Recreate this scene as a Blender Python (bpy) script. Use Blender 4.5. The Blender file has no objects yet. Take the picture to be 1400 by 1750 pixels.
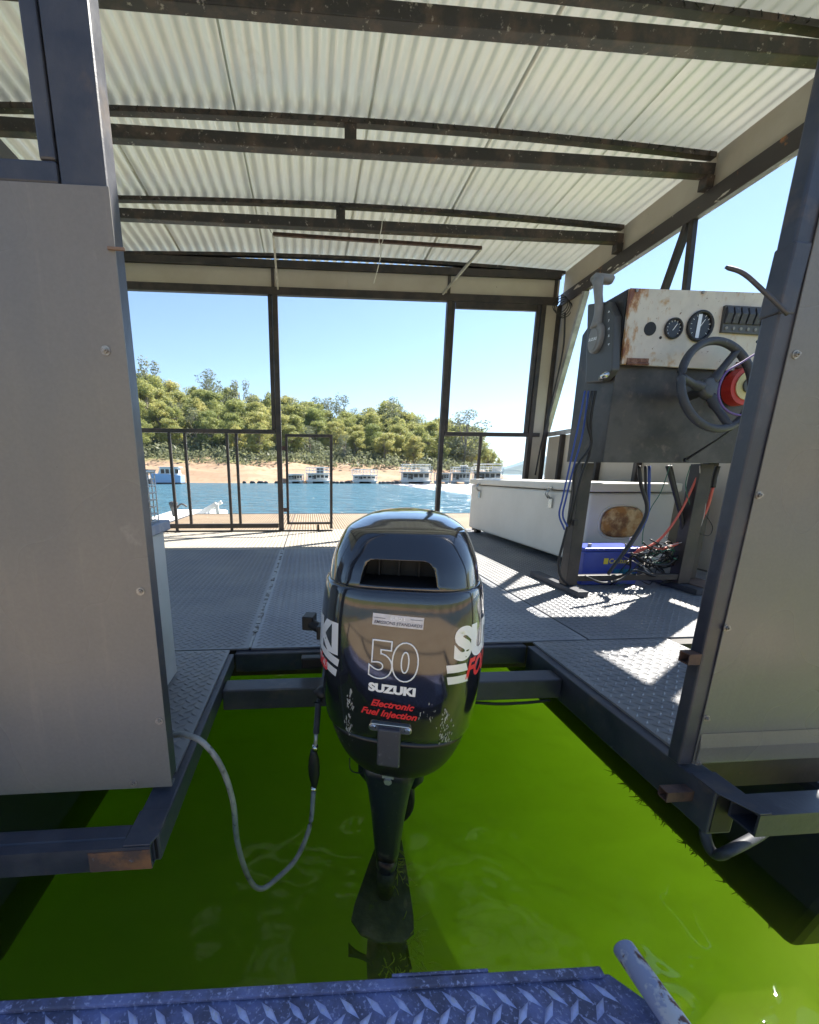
import bpy, bmesh, math, random
import numpy as np
from mathutils import Vector, Matrix, Euler
from mathutils.bvhtree import BVHTree
random.seed(7)
rng = np.random.default_rng(7)
S = bpy.context.scene
R = math.radians
PI = math.pi

# ------------------------------------------------------------------ camera, sky, sun, exposure
F, PX, PY, YAW, PIT, ROL = 705.77, 582.63, 977.17, 0.076628, 0.233407, 0.00462
cy, sy, cp, sp, cr, sr = math.cos(YAW), math.sin(YAW), math.cos(PIT), math.sin(PIT), math.cos(ROL), math.sin(ROL)
CF = Vector((sy*cp, cy*cp, -sp))
_r = Vector((cy, -sy, 0)); _u = _r.cross(CF)
CR = cr*_r + sr*_u
CU = -sr*_r + cr*_u
EYE = Vector((0, 0, 0.58))
cam_d = bpy.data.cameras.new('camera'); cam = bpy.data.objects.new('camera', cam_d)
S.collection.objects.link(cam); S.camera = cam
M3 = Matrix((CR, CU, -CF)).transposed()
cam.matrix_world = Matrix.Translation(EYE) @ M3.to_4x4()
cam_d.sensor_fit = 'HORIZONTAL'; cam_d.sensor_width = 36
cam_d.lens = F/1400*36
cam_d.shift_x = (700-PX)/1400
cam_d.shift_y = (PY-875)/1400
cam_d.clip_start = 0.02; cam_d.clip_end = 9000

SUN = Vector((0.71, 0.457, 1.0)).normalized()       # towards the sun
EXPOSURE = 1.76
world = bpy.data.worlds.new('World'); S.world = world; world.use_nodes = True
nt = world.node_tree; nt.nodes.clear()
sky = nt.nodes.new('ShaderNodeTexSky'); sky.sky_type = 'NISHITA'; sky.sun_disc = False
sky.sun_elevation = math.asin(SUN.z); sky.sun_rotation = math.atan2(SUN.x, SUN.y)
sky.altitude = 300; sky.air_density = 1.0; sky.dust_density = 0.15; sky.ozone_density = 2.0
bg = nt.nodes.new('ShaderNodeBackground'); bg.inputs['Strength'].default_value = 0.064
wo = nt.nodes.new('ShaderNodeOutputWorld')
nt.links.new(sky.outputs[0], bg.inputs[0]); nt.links.new(bg.outputs[0], wo.inputs[0])
sl = bpy.data.lights.new('sun', 'SUN'); sl.energy = 4.6; sl.angle = R(0.5); sl.color = (1, .95, .86)
so = bpy.data.objects.new('sun', sl); S.collection.objects.link(so)
so.rotation_euler = SUN.to_track_quat('Z', 'Y').to_euler(); so.location = (20, 12, 30)
S.view_settings.view_transform = 'Standard'; S.view_settings.look = 'None'
S.view_settings.exposure = EXPOSURE; S.view_settings.gamma = 1; S.view_settings.use_curve_mapping = False
S.render.engine = 'CYCLES'
S.cycles.use_denoising = True
S.cycles.max_bounces = 14; S.cycles.diffuse_bounces = 5; S.cycles.glossy_bounces = 4
S.cycles.transparent_max_bounces = 16; S.cycles.volume_bounces = 4; S.cycles.transmission_bounces = 6
S.cycles.caustics_reflective = False; S.cycles.caustics_refractive = False
S.cycles.sample_clamp_indirect = 6

WATER = -0.42
BACK = 4.26

# ------------------------------------------------------------------ measured sight lines -> world points
def sight(x, y):
    x, y = float(x), float(y)
    return CF + (x-PX)/F*CR - (y-PY)/F*CU
def onZ(x, y, z): d = sight(x, y); return EYE + (z-EYE.z)/d.z*d
def onY(x, y, Y): d = sight(x, y); return EYE + Y/d.y*d
def onX(x, y, X): d = sight(x, y); return EYE + X/d.x*d

# ------------------------------------------------------------------ materials
def mat(name, base, rough=.5, metal=0., var=None, vscale=4., vsharp=(.4, .65), vstretch=(1, 1, 1), spots=None, sscale=20., sthr=(.62, .68),
        bump=0., bscale=60., coat=0., spec=.5, trans=None, detail=6., rvar=0., spots2=None):
    m = bpy.data.materials.new(name); m.use_nodes = True
    n, l = m.node_tree.nodes, m.node_tree.links
    p = n['Principled BSDF']
    p.inputs['Base Color'].default_value = (*base, 1); p.inputs['Roughness'].default_value = rough
    p.inputs['Metallic'].default_value = metal; p.inputs['Specular IOR Level'].default_value = spec
    if coat: p.inputs['Coat Weight'].default_value = coat; p.inputs['Coat Roughness'].default_value = .06
    tc = n.new('ShaderNodeTexCoord'); mp = n.new('ShaderNodeMapping'); mp.inputs['Scale'].default_value = vstretch
    l.new(tc.outputs['Object'], mp.inputs[0])
    col = None
    def noise(sc, det=detail, src=mp):
        t = n.new('ShaderNodeTexNoise'); t.inputs['Scale'].default_value = sc; t.inputs['Detail'].default_value = det
        t.inputs['Roughness'].default_value = .62
        l.new(src.outputs[0] if src is mp else src.outputs['Object'], t.inputs['Vector']); return t
    def ramp(src, a, b):
        r = n.new('ShaderNodeMapRange'); r.inputs['From Min'].default_value = a; r.inputs['From Max'].default_value = b
        l.new(src, r.inputs['Value']); return r.outputs[0]
    def mix(fac, a, b):
        x = n.new('ShaderNodeMix'); x.data_type = 'RGBA'; l.new(fac, x.inputs[0])
        if isinstance(a, tuple): x.inputs[6].default_value = (*a, 1)
        else: l.new(a, x.inputs[6])
        if isinstance(b, tuple): x.inputs[7].default_value = (*b, 1)
        else: l.new(b, x.inputs[7])
        return x.outputs[2]
    if var:
        t = noise(vscale); col = mix(ramp(t.outputs[0], *vsharp), base, var)
        if rvar:
            rr = n.new('ShaderNodeMapRange'); rr.inputs['From Min'].default_value = .3; rr.inputs['From Max'].default_value = .7
            rr.inputs['To Min'].default_value = rough-rvar; rr.inputs['To Max'].default_value = rough+rvar
            l.new(t.outputs[0], rr.inputs[0]); l.new(rr.outputs[0], p.inputs['Roughness'])
    if spots:
        t = noise(sscale, 8, tc); col = mix(ramp(t.outputs[0], *sthr), col if col else base, spots)
    if spots2:
        c2, sc2, thr2 = spots2
        t = noise(sc2, 10, tc); col = mix(ramp(t.outputs[0], *thr2), col if col else base, c2)
    if col: l.new(col, p.inputs['Base Color'])
    if bump:
        t = noise(bscale, 4, tc); b = n.new('ShaderNodeBump'); b.inputs['Strength'].default_value = bump
        b.inputs['Distance'].default_value = .002
        l.new(t.outputs[0], b.inputs['Height']); l.new(b.outputs[0], p.inputs['Normal'])
    return m

RUST = (.16, .06, .025)
M = {}
M['navy'] = mat('navy_steel', (.030, .034, .050), .42, var=(.062, .064, .078), vscale=7, spots=(.11, .085, .07), sscale=12, sthr=(.58, .78), bump=.35, bscale=45, rvar=.12, spots2=((.24, .23, .24), 60, (.71, .74)))
M['black'] = mat('black_steel', (.020, .018, .018), .5, var=(.055, .042, .036), vscale=7, spots=(.16, .09, .06), sscale=25, sthr=(.66, .78), bump=.3, bscale=60)
M['purlin'] = mat('purlin_steel', (.022, .019, .019), .5, var=(.075, .05, .04), vscale=9, vsharp=(.46, .62), spots=(.32, .29, .27), sscale=38, sthr=(.62, .70), bump=.5, spots2=((.20, .10, .05), 7, (.66, .74)))
M['rusty'] = mat('rusted_steel', (.05, .03, .028), .7, var=(.11, .06, .045), vscale=30, bump=.6)
M['panel'] = mat('panel_grey', (.150, .149, .150), .36, var=(.185, .175, .162), vscale=3, vstretch=(1, 1, .25), spots=(.33, .31, .29), sscale=9, sthr=(.70, .9), bump=.03, spec=.4,
                 spots2=((.1, .09, .085), 45, (.72, .76)))
M['panel_r'] = mat('panel_olive_grey', (.145, .144, .136), .38, var=(.168, .163, .148), vscale=3, spots2=((.5, .5, .5), 30, (.76, .78)), bump=.03, spec=.4)
M['galv'] = mat('galvanised_translucent_roof', (.72, .72, .68), .34, metal=.35, var=(.56, .575, .54), vscale=5, vstretch=(1.5, .35, 1), spots=(.45, .40, .30), sscale=3, sthr=(.66, .86), bump=.06)
def add_translucent(m, f, col):
    n, l = m.node_tree.nodes, m.node_tree.links
    t = n.new('ShaderNodeBsdfTranslucent'); t.inputs[0].default_value = (*col, 1); x = n.new('ShaderNodeMixShader'); x.inputs[0].default_value = f
    l.new(n['Principled BSDF'].outputs[0], x.inputs[1]); l.new(t.outputs[0], x.inputs[2]); l.new(x.outputs[0], n['Material Output'].inputs[0])
add_translucent(M['galv'], .30, (.80, .82, .78))  # translucency added to the sheets so sun brightens roof and interior
M['galvbar'] = mat('galvanised_bar', (.5, .5, .5), .45, metal=.5, var=(.3, .3, .3), vscale=12)
M['cream'] = mat('cream_board', (.50, .455, .385), .55, var=(.44, .39, .32), vscale=3, spots2=((.12, .1, .08), 16, (.74, .76)))
M['peel'] = mat('peeling_rail', (.05, .042, .04), .5, var=(.55, .5, .45), vscale=16, vsharp=(.60, .62), vstretch=(1, .25, 1), spots=(.3, .13, .05), sscale=6, sthr=(.62, .66))
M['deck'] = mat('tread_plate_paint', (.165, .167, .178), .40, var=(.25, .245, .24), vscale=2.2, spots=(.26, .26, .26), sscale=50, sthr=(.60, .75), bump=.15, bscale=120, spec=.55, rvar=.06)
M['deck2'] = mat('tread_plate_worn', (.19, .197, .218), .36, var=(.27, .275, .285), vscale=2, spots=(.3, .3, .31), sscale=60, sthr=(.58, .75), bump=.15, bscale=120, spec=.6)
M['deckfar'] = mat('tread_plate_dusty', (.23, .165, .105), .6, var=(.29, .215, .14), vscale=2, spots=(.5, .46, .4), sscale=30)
M['deckmid'] = mat('tread_plate_painted_sun', (.33, .30, .25), .55, var=(.42, .38, .31), vscale=2.5, spots=(.55, .53, .5), sscale=40)  # base colour raised to paint sunlight onto the back strip of deck
M['seam'] = mat('weld_sealant', (.33, .33, .33), .6, var=(.12, .11, .10), vscale=14, vsharp=(.5, .55), bump=.6)
M['cowl'] = mat('gloss_black_cowl', (.010, .011, .017), .13, coat=1., spec=.6, spots2=((.035, .034, .036), 70, (.70, .80)), bump=.02, bscale=25)
M['cowl_low'] = mat('lower_cowl_black', (.010, .010, .014), .28, spots2=((.09, .09, .10), 40, (.68, .76)), bump=.05, spec=.5)
M['leg'] = mat('gearcase_black', (.014, .016, .026), .30, spots=(.16, .14, .125), sscale=24, sthr=(.56, .76), spots2=((.34, .31, .28), 60, (.68, .74)), bump=.2)
M['algae_leg'] = mat('algae_coat', (.055, .06, .035), .9, var=(.13, .12, .06), vscale=25, bump=1., bscale=90, spots=(.12, .16, .02), sscale=14)
M['algae'] = mat('algae_strand', (.45, .50, .05), .8)
M['rubber'] = mat('black_rubber', (.013, .013, .015), .5, bump=.1)
M['rubber_w'] = mat('weathered_rubber', (.045, .047, .058), .55, spots=(.14, .14, .15), sscale=60, sthr=(.6, .75), bump=.3)
M['steel'] = mat('stainless', (.6, .6, .58), .22, metal=1.)
M['bolt'] = mat('zinc_bolt', (.36, .36, .35), .5, metal=.6, var=(.22, .19, .17), vscale=200)
M['scratch'] = mat('scraped_alloy', (.42, .42, .42), .5, metal=.2, var=(.25, .25, .25), vscale=80)
M['decal_w'] = mat('decal_white', (.85, .85, .85), .4)
M['decal_s'] = mat('decal_silver', (.74, .75, .78), .35, metal=.2)
M['decal_r'] = mat('decal_red', (.70, .03, .035), .4)
M['decal_k'] = mat('decal_dark', (.06, .06, .09), .5)
M['label'] = mat('label_silver', (.62, .60, .62), .35, var=(.5, .49, .5), vscale=60)
M['void'] = mat('painted_cavity_black', (.006, .006, .008), .6)  # near-black painted on for the shade inside holes and openings
M['hose'] = mat('fuel_hose_grey', (.30, .30, .28), .5, var=(.16, .17, .16), vscale=18, spots=(.07, .075, .07), sscale=30, sthr=(.58, .64))
M['ice'] = mat('icebox_white', (.74, .71, .64), .45, var=(.66, .63, .56), vscale=2, spots2=((.4, .37, .33), 25, (.72, .78)), bump=.05)
M['stain'] = mat('rust_stain', (.44, .19, .045), .45, var=(.74, .54, .27), vscale=14, vsharp=(.42, .62), spots=(.20, .08, .03), sscale=9, sthr=(.5, .62))
M['console'] = mat('console_black', (.030, .028, .028), .42, var=(.075, .066, .062), vscale=4, vsharp=(.46, .60), spots=(.13, .10, .085), sscale=22, sthr=(.58, .78), rvar=.12, bump=.2, bscale=50)
M['dash'] = mat('dash_white_rust', (.64, .58, .50), .4, var=(.55, .50, .44), vscale=12, spots=(.46, .28, .13), sscale=13, sthr=(.60, .72), spots2=((.16, .08, .04), 55, (.66, .70)))
def edge_rust(m):
    n, l = m.node_tree.nodes, m.node_tree.links; p = n['Principled BSDF']; src = p.inputs['Base Color'].links[0].from_socket
    tc = n.new('ShaderNodeTexCoord'); sx = n.new('ShaderNodeSeparateXYZ'); l.new(tc.outputs['Object'], sx.inputs[0])
    e1 = n.new('ShaderNodeMapRange'); e1.inputs[1].default_value = -.20; e1.inputs[2].default_value = -.315; e1.inputs[4].default_value = .20; l.new(sx.outputs[0], e1.inputs[0])
    e2 = n.new('ShaderNodeMapRange'); e2.inputs[1].default_value = 1.25; e2.inputs[2].default_value = 1.335; e2.inputs[4].default_value = .09; l.new(sx.outputs[2], e2.inputs[0])
    mp = n.new('ShaderNodeMapping'); mp.inputs['Scale'].default_value = (1, 1, .4); l.new(tc.outputs['Object'], mp.inputs[0])
    t = n.new('ShaderNodeTexNoise'); t.inputs['Scale'].default_value = 26; t.inputs['Detail'].default_value = 9; t.inputs['Roughness'].default_value = .7; l.new(mp.outputs[0], t.inputs[0])
    a = n.new('ShaderNodeMath'); l.new(e1.outputs[0], a.inputs[0]); l.new(e2.outputs[0], a.inputs[1]); b = n.new('ShaderNodeMath'); l.new(a.outputs[0], b.inputs[0]); l.new(t.outputs[0], b.inputs[1])
    r = n.new('ShaderNodeMapRange'); r.inputs[1].default_value = .60; r.inputs[2].default_value = .72; l.new(b.outputs[0], r.inputs[0])
    r2 = n.new('ShaderNodeMapRange'); r2.inputs[1].default_value = .70; r2.inputs[2].default_value = .80; l.new(b.outputs[0], r2.inputs[0])
    x = n.new('ShaderNodeMix'); x.data_type = 'RGBA'; l.new(r.outputs[0], x.inputs[0]); l.new(src, x.inputs[6]); x.inputs[7].default_value = (.44, .22, .075, 1)
    y = n.new('ShaderNodeMix'); y.data_type = 'RGBA'; l.new(r2.outputs[0], y.inputs[0]); l.new(x.outputs[2], y.inputs[6]); y.inputs[7].default_value = (.19, .065, .03, 1); l.new(y.outputs[2], p.inputs['Base Color'])
edge_rust(M['dash'])
M['hinge'] = mat('rusty_hinge', (.14, .055, .035), .75, var=(.3, .17, .12), vscale=60, bump=.5)
M['gauge'] = mat('gauge_face', (.02, .02, .025), .3)
M['glass'] = mat('gauge_glass', (.35, .36, .38), .1, spec=.8)
M['grey_pl'] = mat('grey_plastic', (.22, .215, .205), .5, var=(.27, .26, .25), vscale=15)
M['grey_dk'] = mat('dark_grey_plastic', (.07, .07, .07), .45)
M['bluepl'] = mat('blue_battery', (.03, .06, .36), .35, var=(.05, .09, .42), vscale=8)
M['teal'] = mat('teal_plastic', (.02, .18, .30), .35)
M['yellow'] = mat('yellow_print', (.75, .60, .06), .5)
M['redcable'] = mat('red_cable', (.58, .11, .075), .45)
M['bluecable'] = mat('blue_cable', (.03, .07, .30), .4)
M['green'] = mat('green_wire', (.03, .14, .09), .5)
M['whitewire'] = mat('pale_wire', (.5, .45, .42), .5)
M['purple'] = mat('purple_wire', (.14, .08, .28), .5)
M['red'] = mat('red_plastic', (.55, .04, .03), .4)
M['creamring'] = mat('cream_ring', (.75, .62, .33), .5)
M['wood'] = mat('old_wood', (.12, .075, .055), .7, var=(.18, .12, .09), vscale=20, vstretch=(.3, 1, 1))
M['cabinet'] = mat('cabinet_white', (.60, .62, .60), .5, var=(.5, .51, .5), vscale=4, spots=(.25, .2, .16), sscale=40, sthr=(.7, .74))
M['bluetop'] = mat('blue_grey_top', (.20, .25, .36), .5, var=(.35, .37, .42), vscale=20)
M['tan'] = mat('tan_block', (.42, .28, .13), .8, var=(.3, .2, .1), vscale=20)
M['wirewhite'] = mat('white_wire', (.75, .74, .70), .5)
M['blue'] = mat('worn_blue_paint', (.085, .088, .15), .5, var=(.16, .18, .36), vscale=16, vsharp=(.42, .62), spots=(.36, .38, .58), sscale=190, sthr=(.55, .66), spots2=((.04, .035, .04), 60, (.64, .72)), bump=.5, bscale=150)
M['blue_lug'] = mat('rubbed_lug_paint', (.48, .50, .74), .4, var=(.28, .31, .56), vscale=50, spots=(.42, .43, .55), sscale=120, sthr=(.55, .62))
M['pipe'] = mat('pipe_peeling', (.30, .33, .48), .5, var=(.52, .52, .56), vscale=40, vsharp=(.48, .54), spots=(.13, .055, .04), sscale=26, sthr=(.56, .60))
M['pontoon'] = mat('pontoon_navy', (.014, .016, .028), .5, var=(.022, .025, .04), vscale=3, bump=.1)
M['white'] = mat('boat_white', (.78, .78, .76), .5)
M['offwhite'] = mat('boat_cream', (.62, .60, .55), .5)
M['window'] = mat('dark_window', (.03, .04, .05), .15)
M['boatblue'] = mat('boat_blue', (.30, .45, .66), .4)
M['boatdark'] = mat('boat_dark', (.05, .055, .06), .6)
M['bark'] = mat('gum_bark', (.30, .26, .21), .8, var=(.18, .15, .12), vscale=2)
M['hill'] = mat('far_forest_hill', (.05, .075, .05), .9, var=(.08, .10, .06), vscale=.02)

def panel_wear(m, streak, zlo, zhi):
    n, l = m.node_tree.nodes, m.node_tree.links; p = n['Principled BSDF']
    tc = n.new('ShaderNodeTexCoord'); mp = n.new('ShaderNodeMapping'); mp.inputs['Scale'].default_value = (1, 1, .06); l.new(tc.outputs['Object'], mp.inputs[0])
    t = n.new('ShaderNodeTexNoise'); t.inputs['Scale'].default_value = 26; t.inputs['Detail'].default_value = 8; t.inputs['Roughness'].default_value = .7; l.new(mp.outputs[0], t.inputs[0])
    r = n.new('ShaderNodeMapRange'); r.inputs[1].default_value = .56; r.inputs[2].default_value = .76; r.inputs[4].default_value = .32; l.new(t.outputs[0], r.inputs[0])
    src = p.inputs['Base Color'].links[0].from_socket
    x = n.new('ShaderNodeMix'); x.data_type = 'RGBA'; l.new(r.outputs[0], x.inputs[0]); l.new(src, x.inputs[6]); x.inputs[7].default_value = (*streak, 1)
    g = n.new('ShaderNodeTexNoise'); g.inputs['Scale'].default_value = 190; g.inputs['Detail'].default_value = 2; l.new(tc.outputs['Object'], g.inputs[0])
    r3 = n.new('ShaderNodeMapRange'); r3.inputs[1].default_value = .3; r3.inputs[2].default_value = .7; r3.inputs[3].default_value = .95; r3.inputs[4].default_value = 1.03; l.new(g.outputs[0], r3.inputs[0])
    hs = n.new('ShaderNodeHueSaturation'); l.new(x.outputs[2], hs.inputs['Color']); l.new(r3.outputs[0], hs.inputs['Value']); l.new(hs.outputs[0], p.inputs['Base Color'])
    w = n.new('ShaderNodeTexNoise'); w.inputs['Scale'].default_value = 3.2; w.inputs['Detail'].default_value = 2; l.new(tc.outputs['Object'], w.inputs[0])
    b = n.new('ShaderNodeBump'); b.inputs['Strength'].default_value = 1.; b.inputs['Distance'].default_value = .005; l.new(w.outputs[0], b.inputs['Height']); l.new(b.outputs[0], p.inputs['Normal'])
    rr = n.new('ShaderNodeMapRange'); rr.inputs[1].default_value = .35; rr.inputs[2].default_value = .7; rr.inputs[3].default_value = .24; rr.inputs[4].default_value = .36; l.new(w.outputs[0], rr.inputs[0]); l.new(rr.outputs[0], p.inputs['Roughness'])
panel_wear(M['panel'], (.30, .27, .23), 0, 1); panel_wear(M['panel_r'], (.22, .21, .18), 0, 1)
def leafmat(name, a, b, c):
    m = bpy.data.materials.new(name); m.use_nodes = True
    n, l = m.node_tree.nodes, m.node_tree.links
    p = n['Principled BSDF']; p.inputs['Roughness'].default_value = .55
    oi = n.new('ShaderNodeObjectInfo'); tc = n.new('ShaderNodeTexCoord')
    t = n.new('ShaderNodeTexNoise'); t.inputs['Scale'].default_value = .9; t.inputs['Detail'].default_value = 3
    l.new(tc.outputs['Object'], t.inputs[0])
    x1 = n.new('ShaderNodeMix'); x1.data_type = 'RGBA'; l.new(oi.outputs['Random'], x1.inputs[0])
    x1.inputs[6].default_value = (*a, 1); x1.inputs[7].default_value = (*b, 1)
    r = n.new('ShaderNodeMapRange'); r.inputs[1].default_value = .35; r.inputs[2].default_value = .7; l.new(t.outputs[0], r.inputs[0])
    x2 = n.new('ShaderNodeMix'); x2.data_type = 'RGBA'; l.new(r.outputs[0], x2.inputs[0]); l.new(x1.outputs[2], x2.inputs[6]); x2.inputs[7].default_value = (*c, 1)
    l.new(x2.outputs[2], p.inputs['Base Color'])
    tr = n.new('ShaderNodeBsdfTranslucent'); l.new(x2.outputs[2], tr.inputs[0])
    ms = n.new('ShaderNodeMixShader'); ms.inputs[0].default_value = .5
    l.new(p.outputs[0], ms.inputs[1]); l.new(tr.outputs[0], ms.inputs[2]); l.new(ms.outputs[0], n['Material Output'].inputs[0])
    return m
M['leaf'] = leafmat('gum_leaves', (.29, .33, .10), (.58, .52, .18), (.25, .29, .10))
M['leaf_dk'] = leafmat('grey_gum_leaves', (.19, .21, .12), (.23, .24, .13), (.14, .165, .10))

# ------------------------------------------------------------------ object helpers
def tag(o, label=None, cat=None, group=None, kind=None):
    if label: o['label'] = label
    if cat: o['category'] = cat
    if group: o['group'] = group
    if kind: o['kind'] = kind
    return o
def empty(name, loc=(0, 0, 0), rz=0., **k):
    o = bpy.data.objects.new(name, None); o.empty_display_size = .1
    S.collection.objects.link(o); o.location = loc; o.rotation_euler = (0, 0, rz); tag(o, **k); return o
class MB:
    def __init__(s): s.v = []; s.f = []; s.sm = []
    def add(s, vs, fs, smooth=False):
        b = len(s.v); s.v += [tuple(v) for v in vs]; s.f += [tuple(i+b for i in f) for f in fs]; s.sm += [smooth]*len(fs); return s
    def box(s, x0, x1, y0, y1, z0, z1, rot=None, c=None):
        vs = [Vector((x, y, z)) for z in (z0, z1) for y in (y0, y1) for x in (x0, x1)]
        if rot is not None:
            c = Vector(c) if c is not None else Vector(((x0+x1)/2, (y0+y1)/2, (z0+z1)/2)); vs = [c + rot @ (v-c) for v in vs]
        return s.add(vs, [(0, 2, 3, 1), (4, 5, 7, 6), (0, 1, 5, 4), (2, 6, 7, 3), (0, 4, 6, 2), (1, 3, 7, 5)])
    def bar(s, p, q, w, h, up=(0, 0, 1)):
        p, q = Vector(p), Vector(q); d = (q-p).normalized(); up = Vector(up)
        a = d.cross(up)
        if a.length < 1e-4: a = d.cross(Vector((0, 1, 0)))
        a.normalize(); b = a.cross(d).normalized()
        vs = []
        for e in (p, q):
            for i, j in ((-1, -1), (1, -1), (1, 1), (-1, 1)): vs.append(e + a*i*w/2 + b*j*h/2)
        return s.add(vs, [(0, 1, 2, 3), (7, 6, 5, 4), (0, 4, 5, 1), (1, 5, 6, 2), (2, 6, 7, 3), (3, 7, 4, 0)])
    def tube(s, pts, r, n=10, cap=True, smooth=True):
        pts = [Vector(p) for p in pts]; rs = r if isinstance(r, (list, tuple)) else [r]*len(pts)
        ref = Vector((.13, .31, .94)); vs = []; fs = []
        for i, p in enumerate(pts):
            d = (pts[min(i+1, len(pts)-1)] - pts[max(i-1, 0)]).normalized()
            a = d.cross(ref)
            if a.length < .1: a = d.cross(Vector((1, 0, 0)))
            a.normalize(); b = d.cross(a)
            for k in range(n):
                t = 2*PI*k/n; vs.append(p + (a*math.cos(t) + b*math.sin(t))*rs[i])
        for i in range(len(pts)-1):
            for k in range(n): fs.append((i*n+k, i*n+(k+1) % n, (i+1)*n+(k+1) % n, (i+1)*n+k))
        if cap: fs += [tuple(range(n))[::-1], tuple((len(pts)-1)*n+k for k in range(n))]
        return s.add(vs, fs, smooth)
    def prism(s, poly, axis, a, b):
        def mk(u, v, t): return {'x': (t, u, v), 'y': (u, t, v), 'z': (u, v, t)}[axis]
        n = len(poly); vs = [mk(u, v, a) for u, v in poly] + [mk(u, v, b) for u, v in poly]
        fs = [tuple(range(n)), tuple(range(2*n-1, n-1, -1))] + [(i, i+n, (i+1) % n+n, (i+1) % n) for i in range(n)]
        return s.add(vs, fs)
    def disc(s, c, nrm, r, h, n=20, r2=None):
        c = Vector(c); nrm = Vector(nrm).normalized()
        return s.tube([c, c+nrm*h], [r, r if r2 is None else r2], n, smooth=False)
    def build(s, name, m, parent=None, bevel=0., seg=2, sharp=40, **k):
        me = bpy.data.meshes.new(name); me.from_pydata(s.v, [], s.f); me.update()
        bm = bmesh.new(); bm.from_mesh(me); bmesh.ops.recalc_face_normals(bm, faces=bm.faces); bm.to_mesh(me); bm.free()
        me.polygons.foreach_set('use_smooth', s.sm)
        if m: me.materials.append(m)
        o = bpy.data.objects.new(name, me); S.collection.objects.link(o)
        if parent is not None: o.parent = parent
        if bevel:
            b = o.modifiers.new('edge', 'BEVEL'); b.width = bevel; b.segments = seg; b.limit_method = 'ANGLE'; b.angle_limit = R(sharp)
        tag(o, **k); return o
def box(name, m, parent, x0, x1, y0, y1, z0, z1, bevel=.003, **k):
    return MB().box(x0, x1, y0, y1, z0, z1).build(name, m, parent, bevel, **k)
def spline(pts, n=8):
    pts = [Vector(p) for p in pts]; out = []
    P = [2*pts[0]-pts[1]] + pts + [2*pts[-1]-pts[-2]]
    for i in range(1, len(P)-2):
        for k in range(n):
            t = k/n; a, b, c, d = P[i-1], P[i], P[i+1], P[i+2]
            out.append(.5*((2*b) + (c-a)*t + (2*a-5*b+4*c-d)*t*t + (3*b-a-3*c+d)*t**3))
    out.append(pts[-1]); return out
def join_arrays(name, V, Fc, m, parent=None, **k):
    me = bpy.data.meshes.new(name)
    V = np.asarray(V, np.float32).reshape(-1, 3); Fc = np.asarray(Fc, np.int32); q = Fc.shape[1]
    me.vertices.add(len(V)); me.vertices.foreach_set('co', V.ravel())
    me.loops.add(Fc.size); me.loops.foreach_set('vertex_index', Fc.ravel())
    me.polygons.add(len(Fc)); me.polygons.foreach_set('loop_start', np.arange(len(Fc), dtype=np.int32)*q)
    me.polygons.foreach_set('loop_total', np.full(len(Fc), q, np.int32)); me.update(calc_edges=True); me.validate()
    me.materials.append(m)
    o = bpy.data.objects.new(name, me); S.collection.objects.link(o)
    if parent is not None: o.parent = parent
    tag(o, **k); return o

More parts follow.
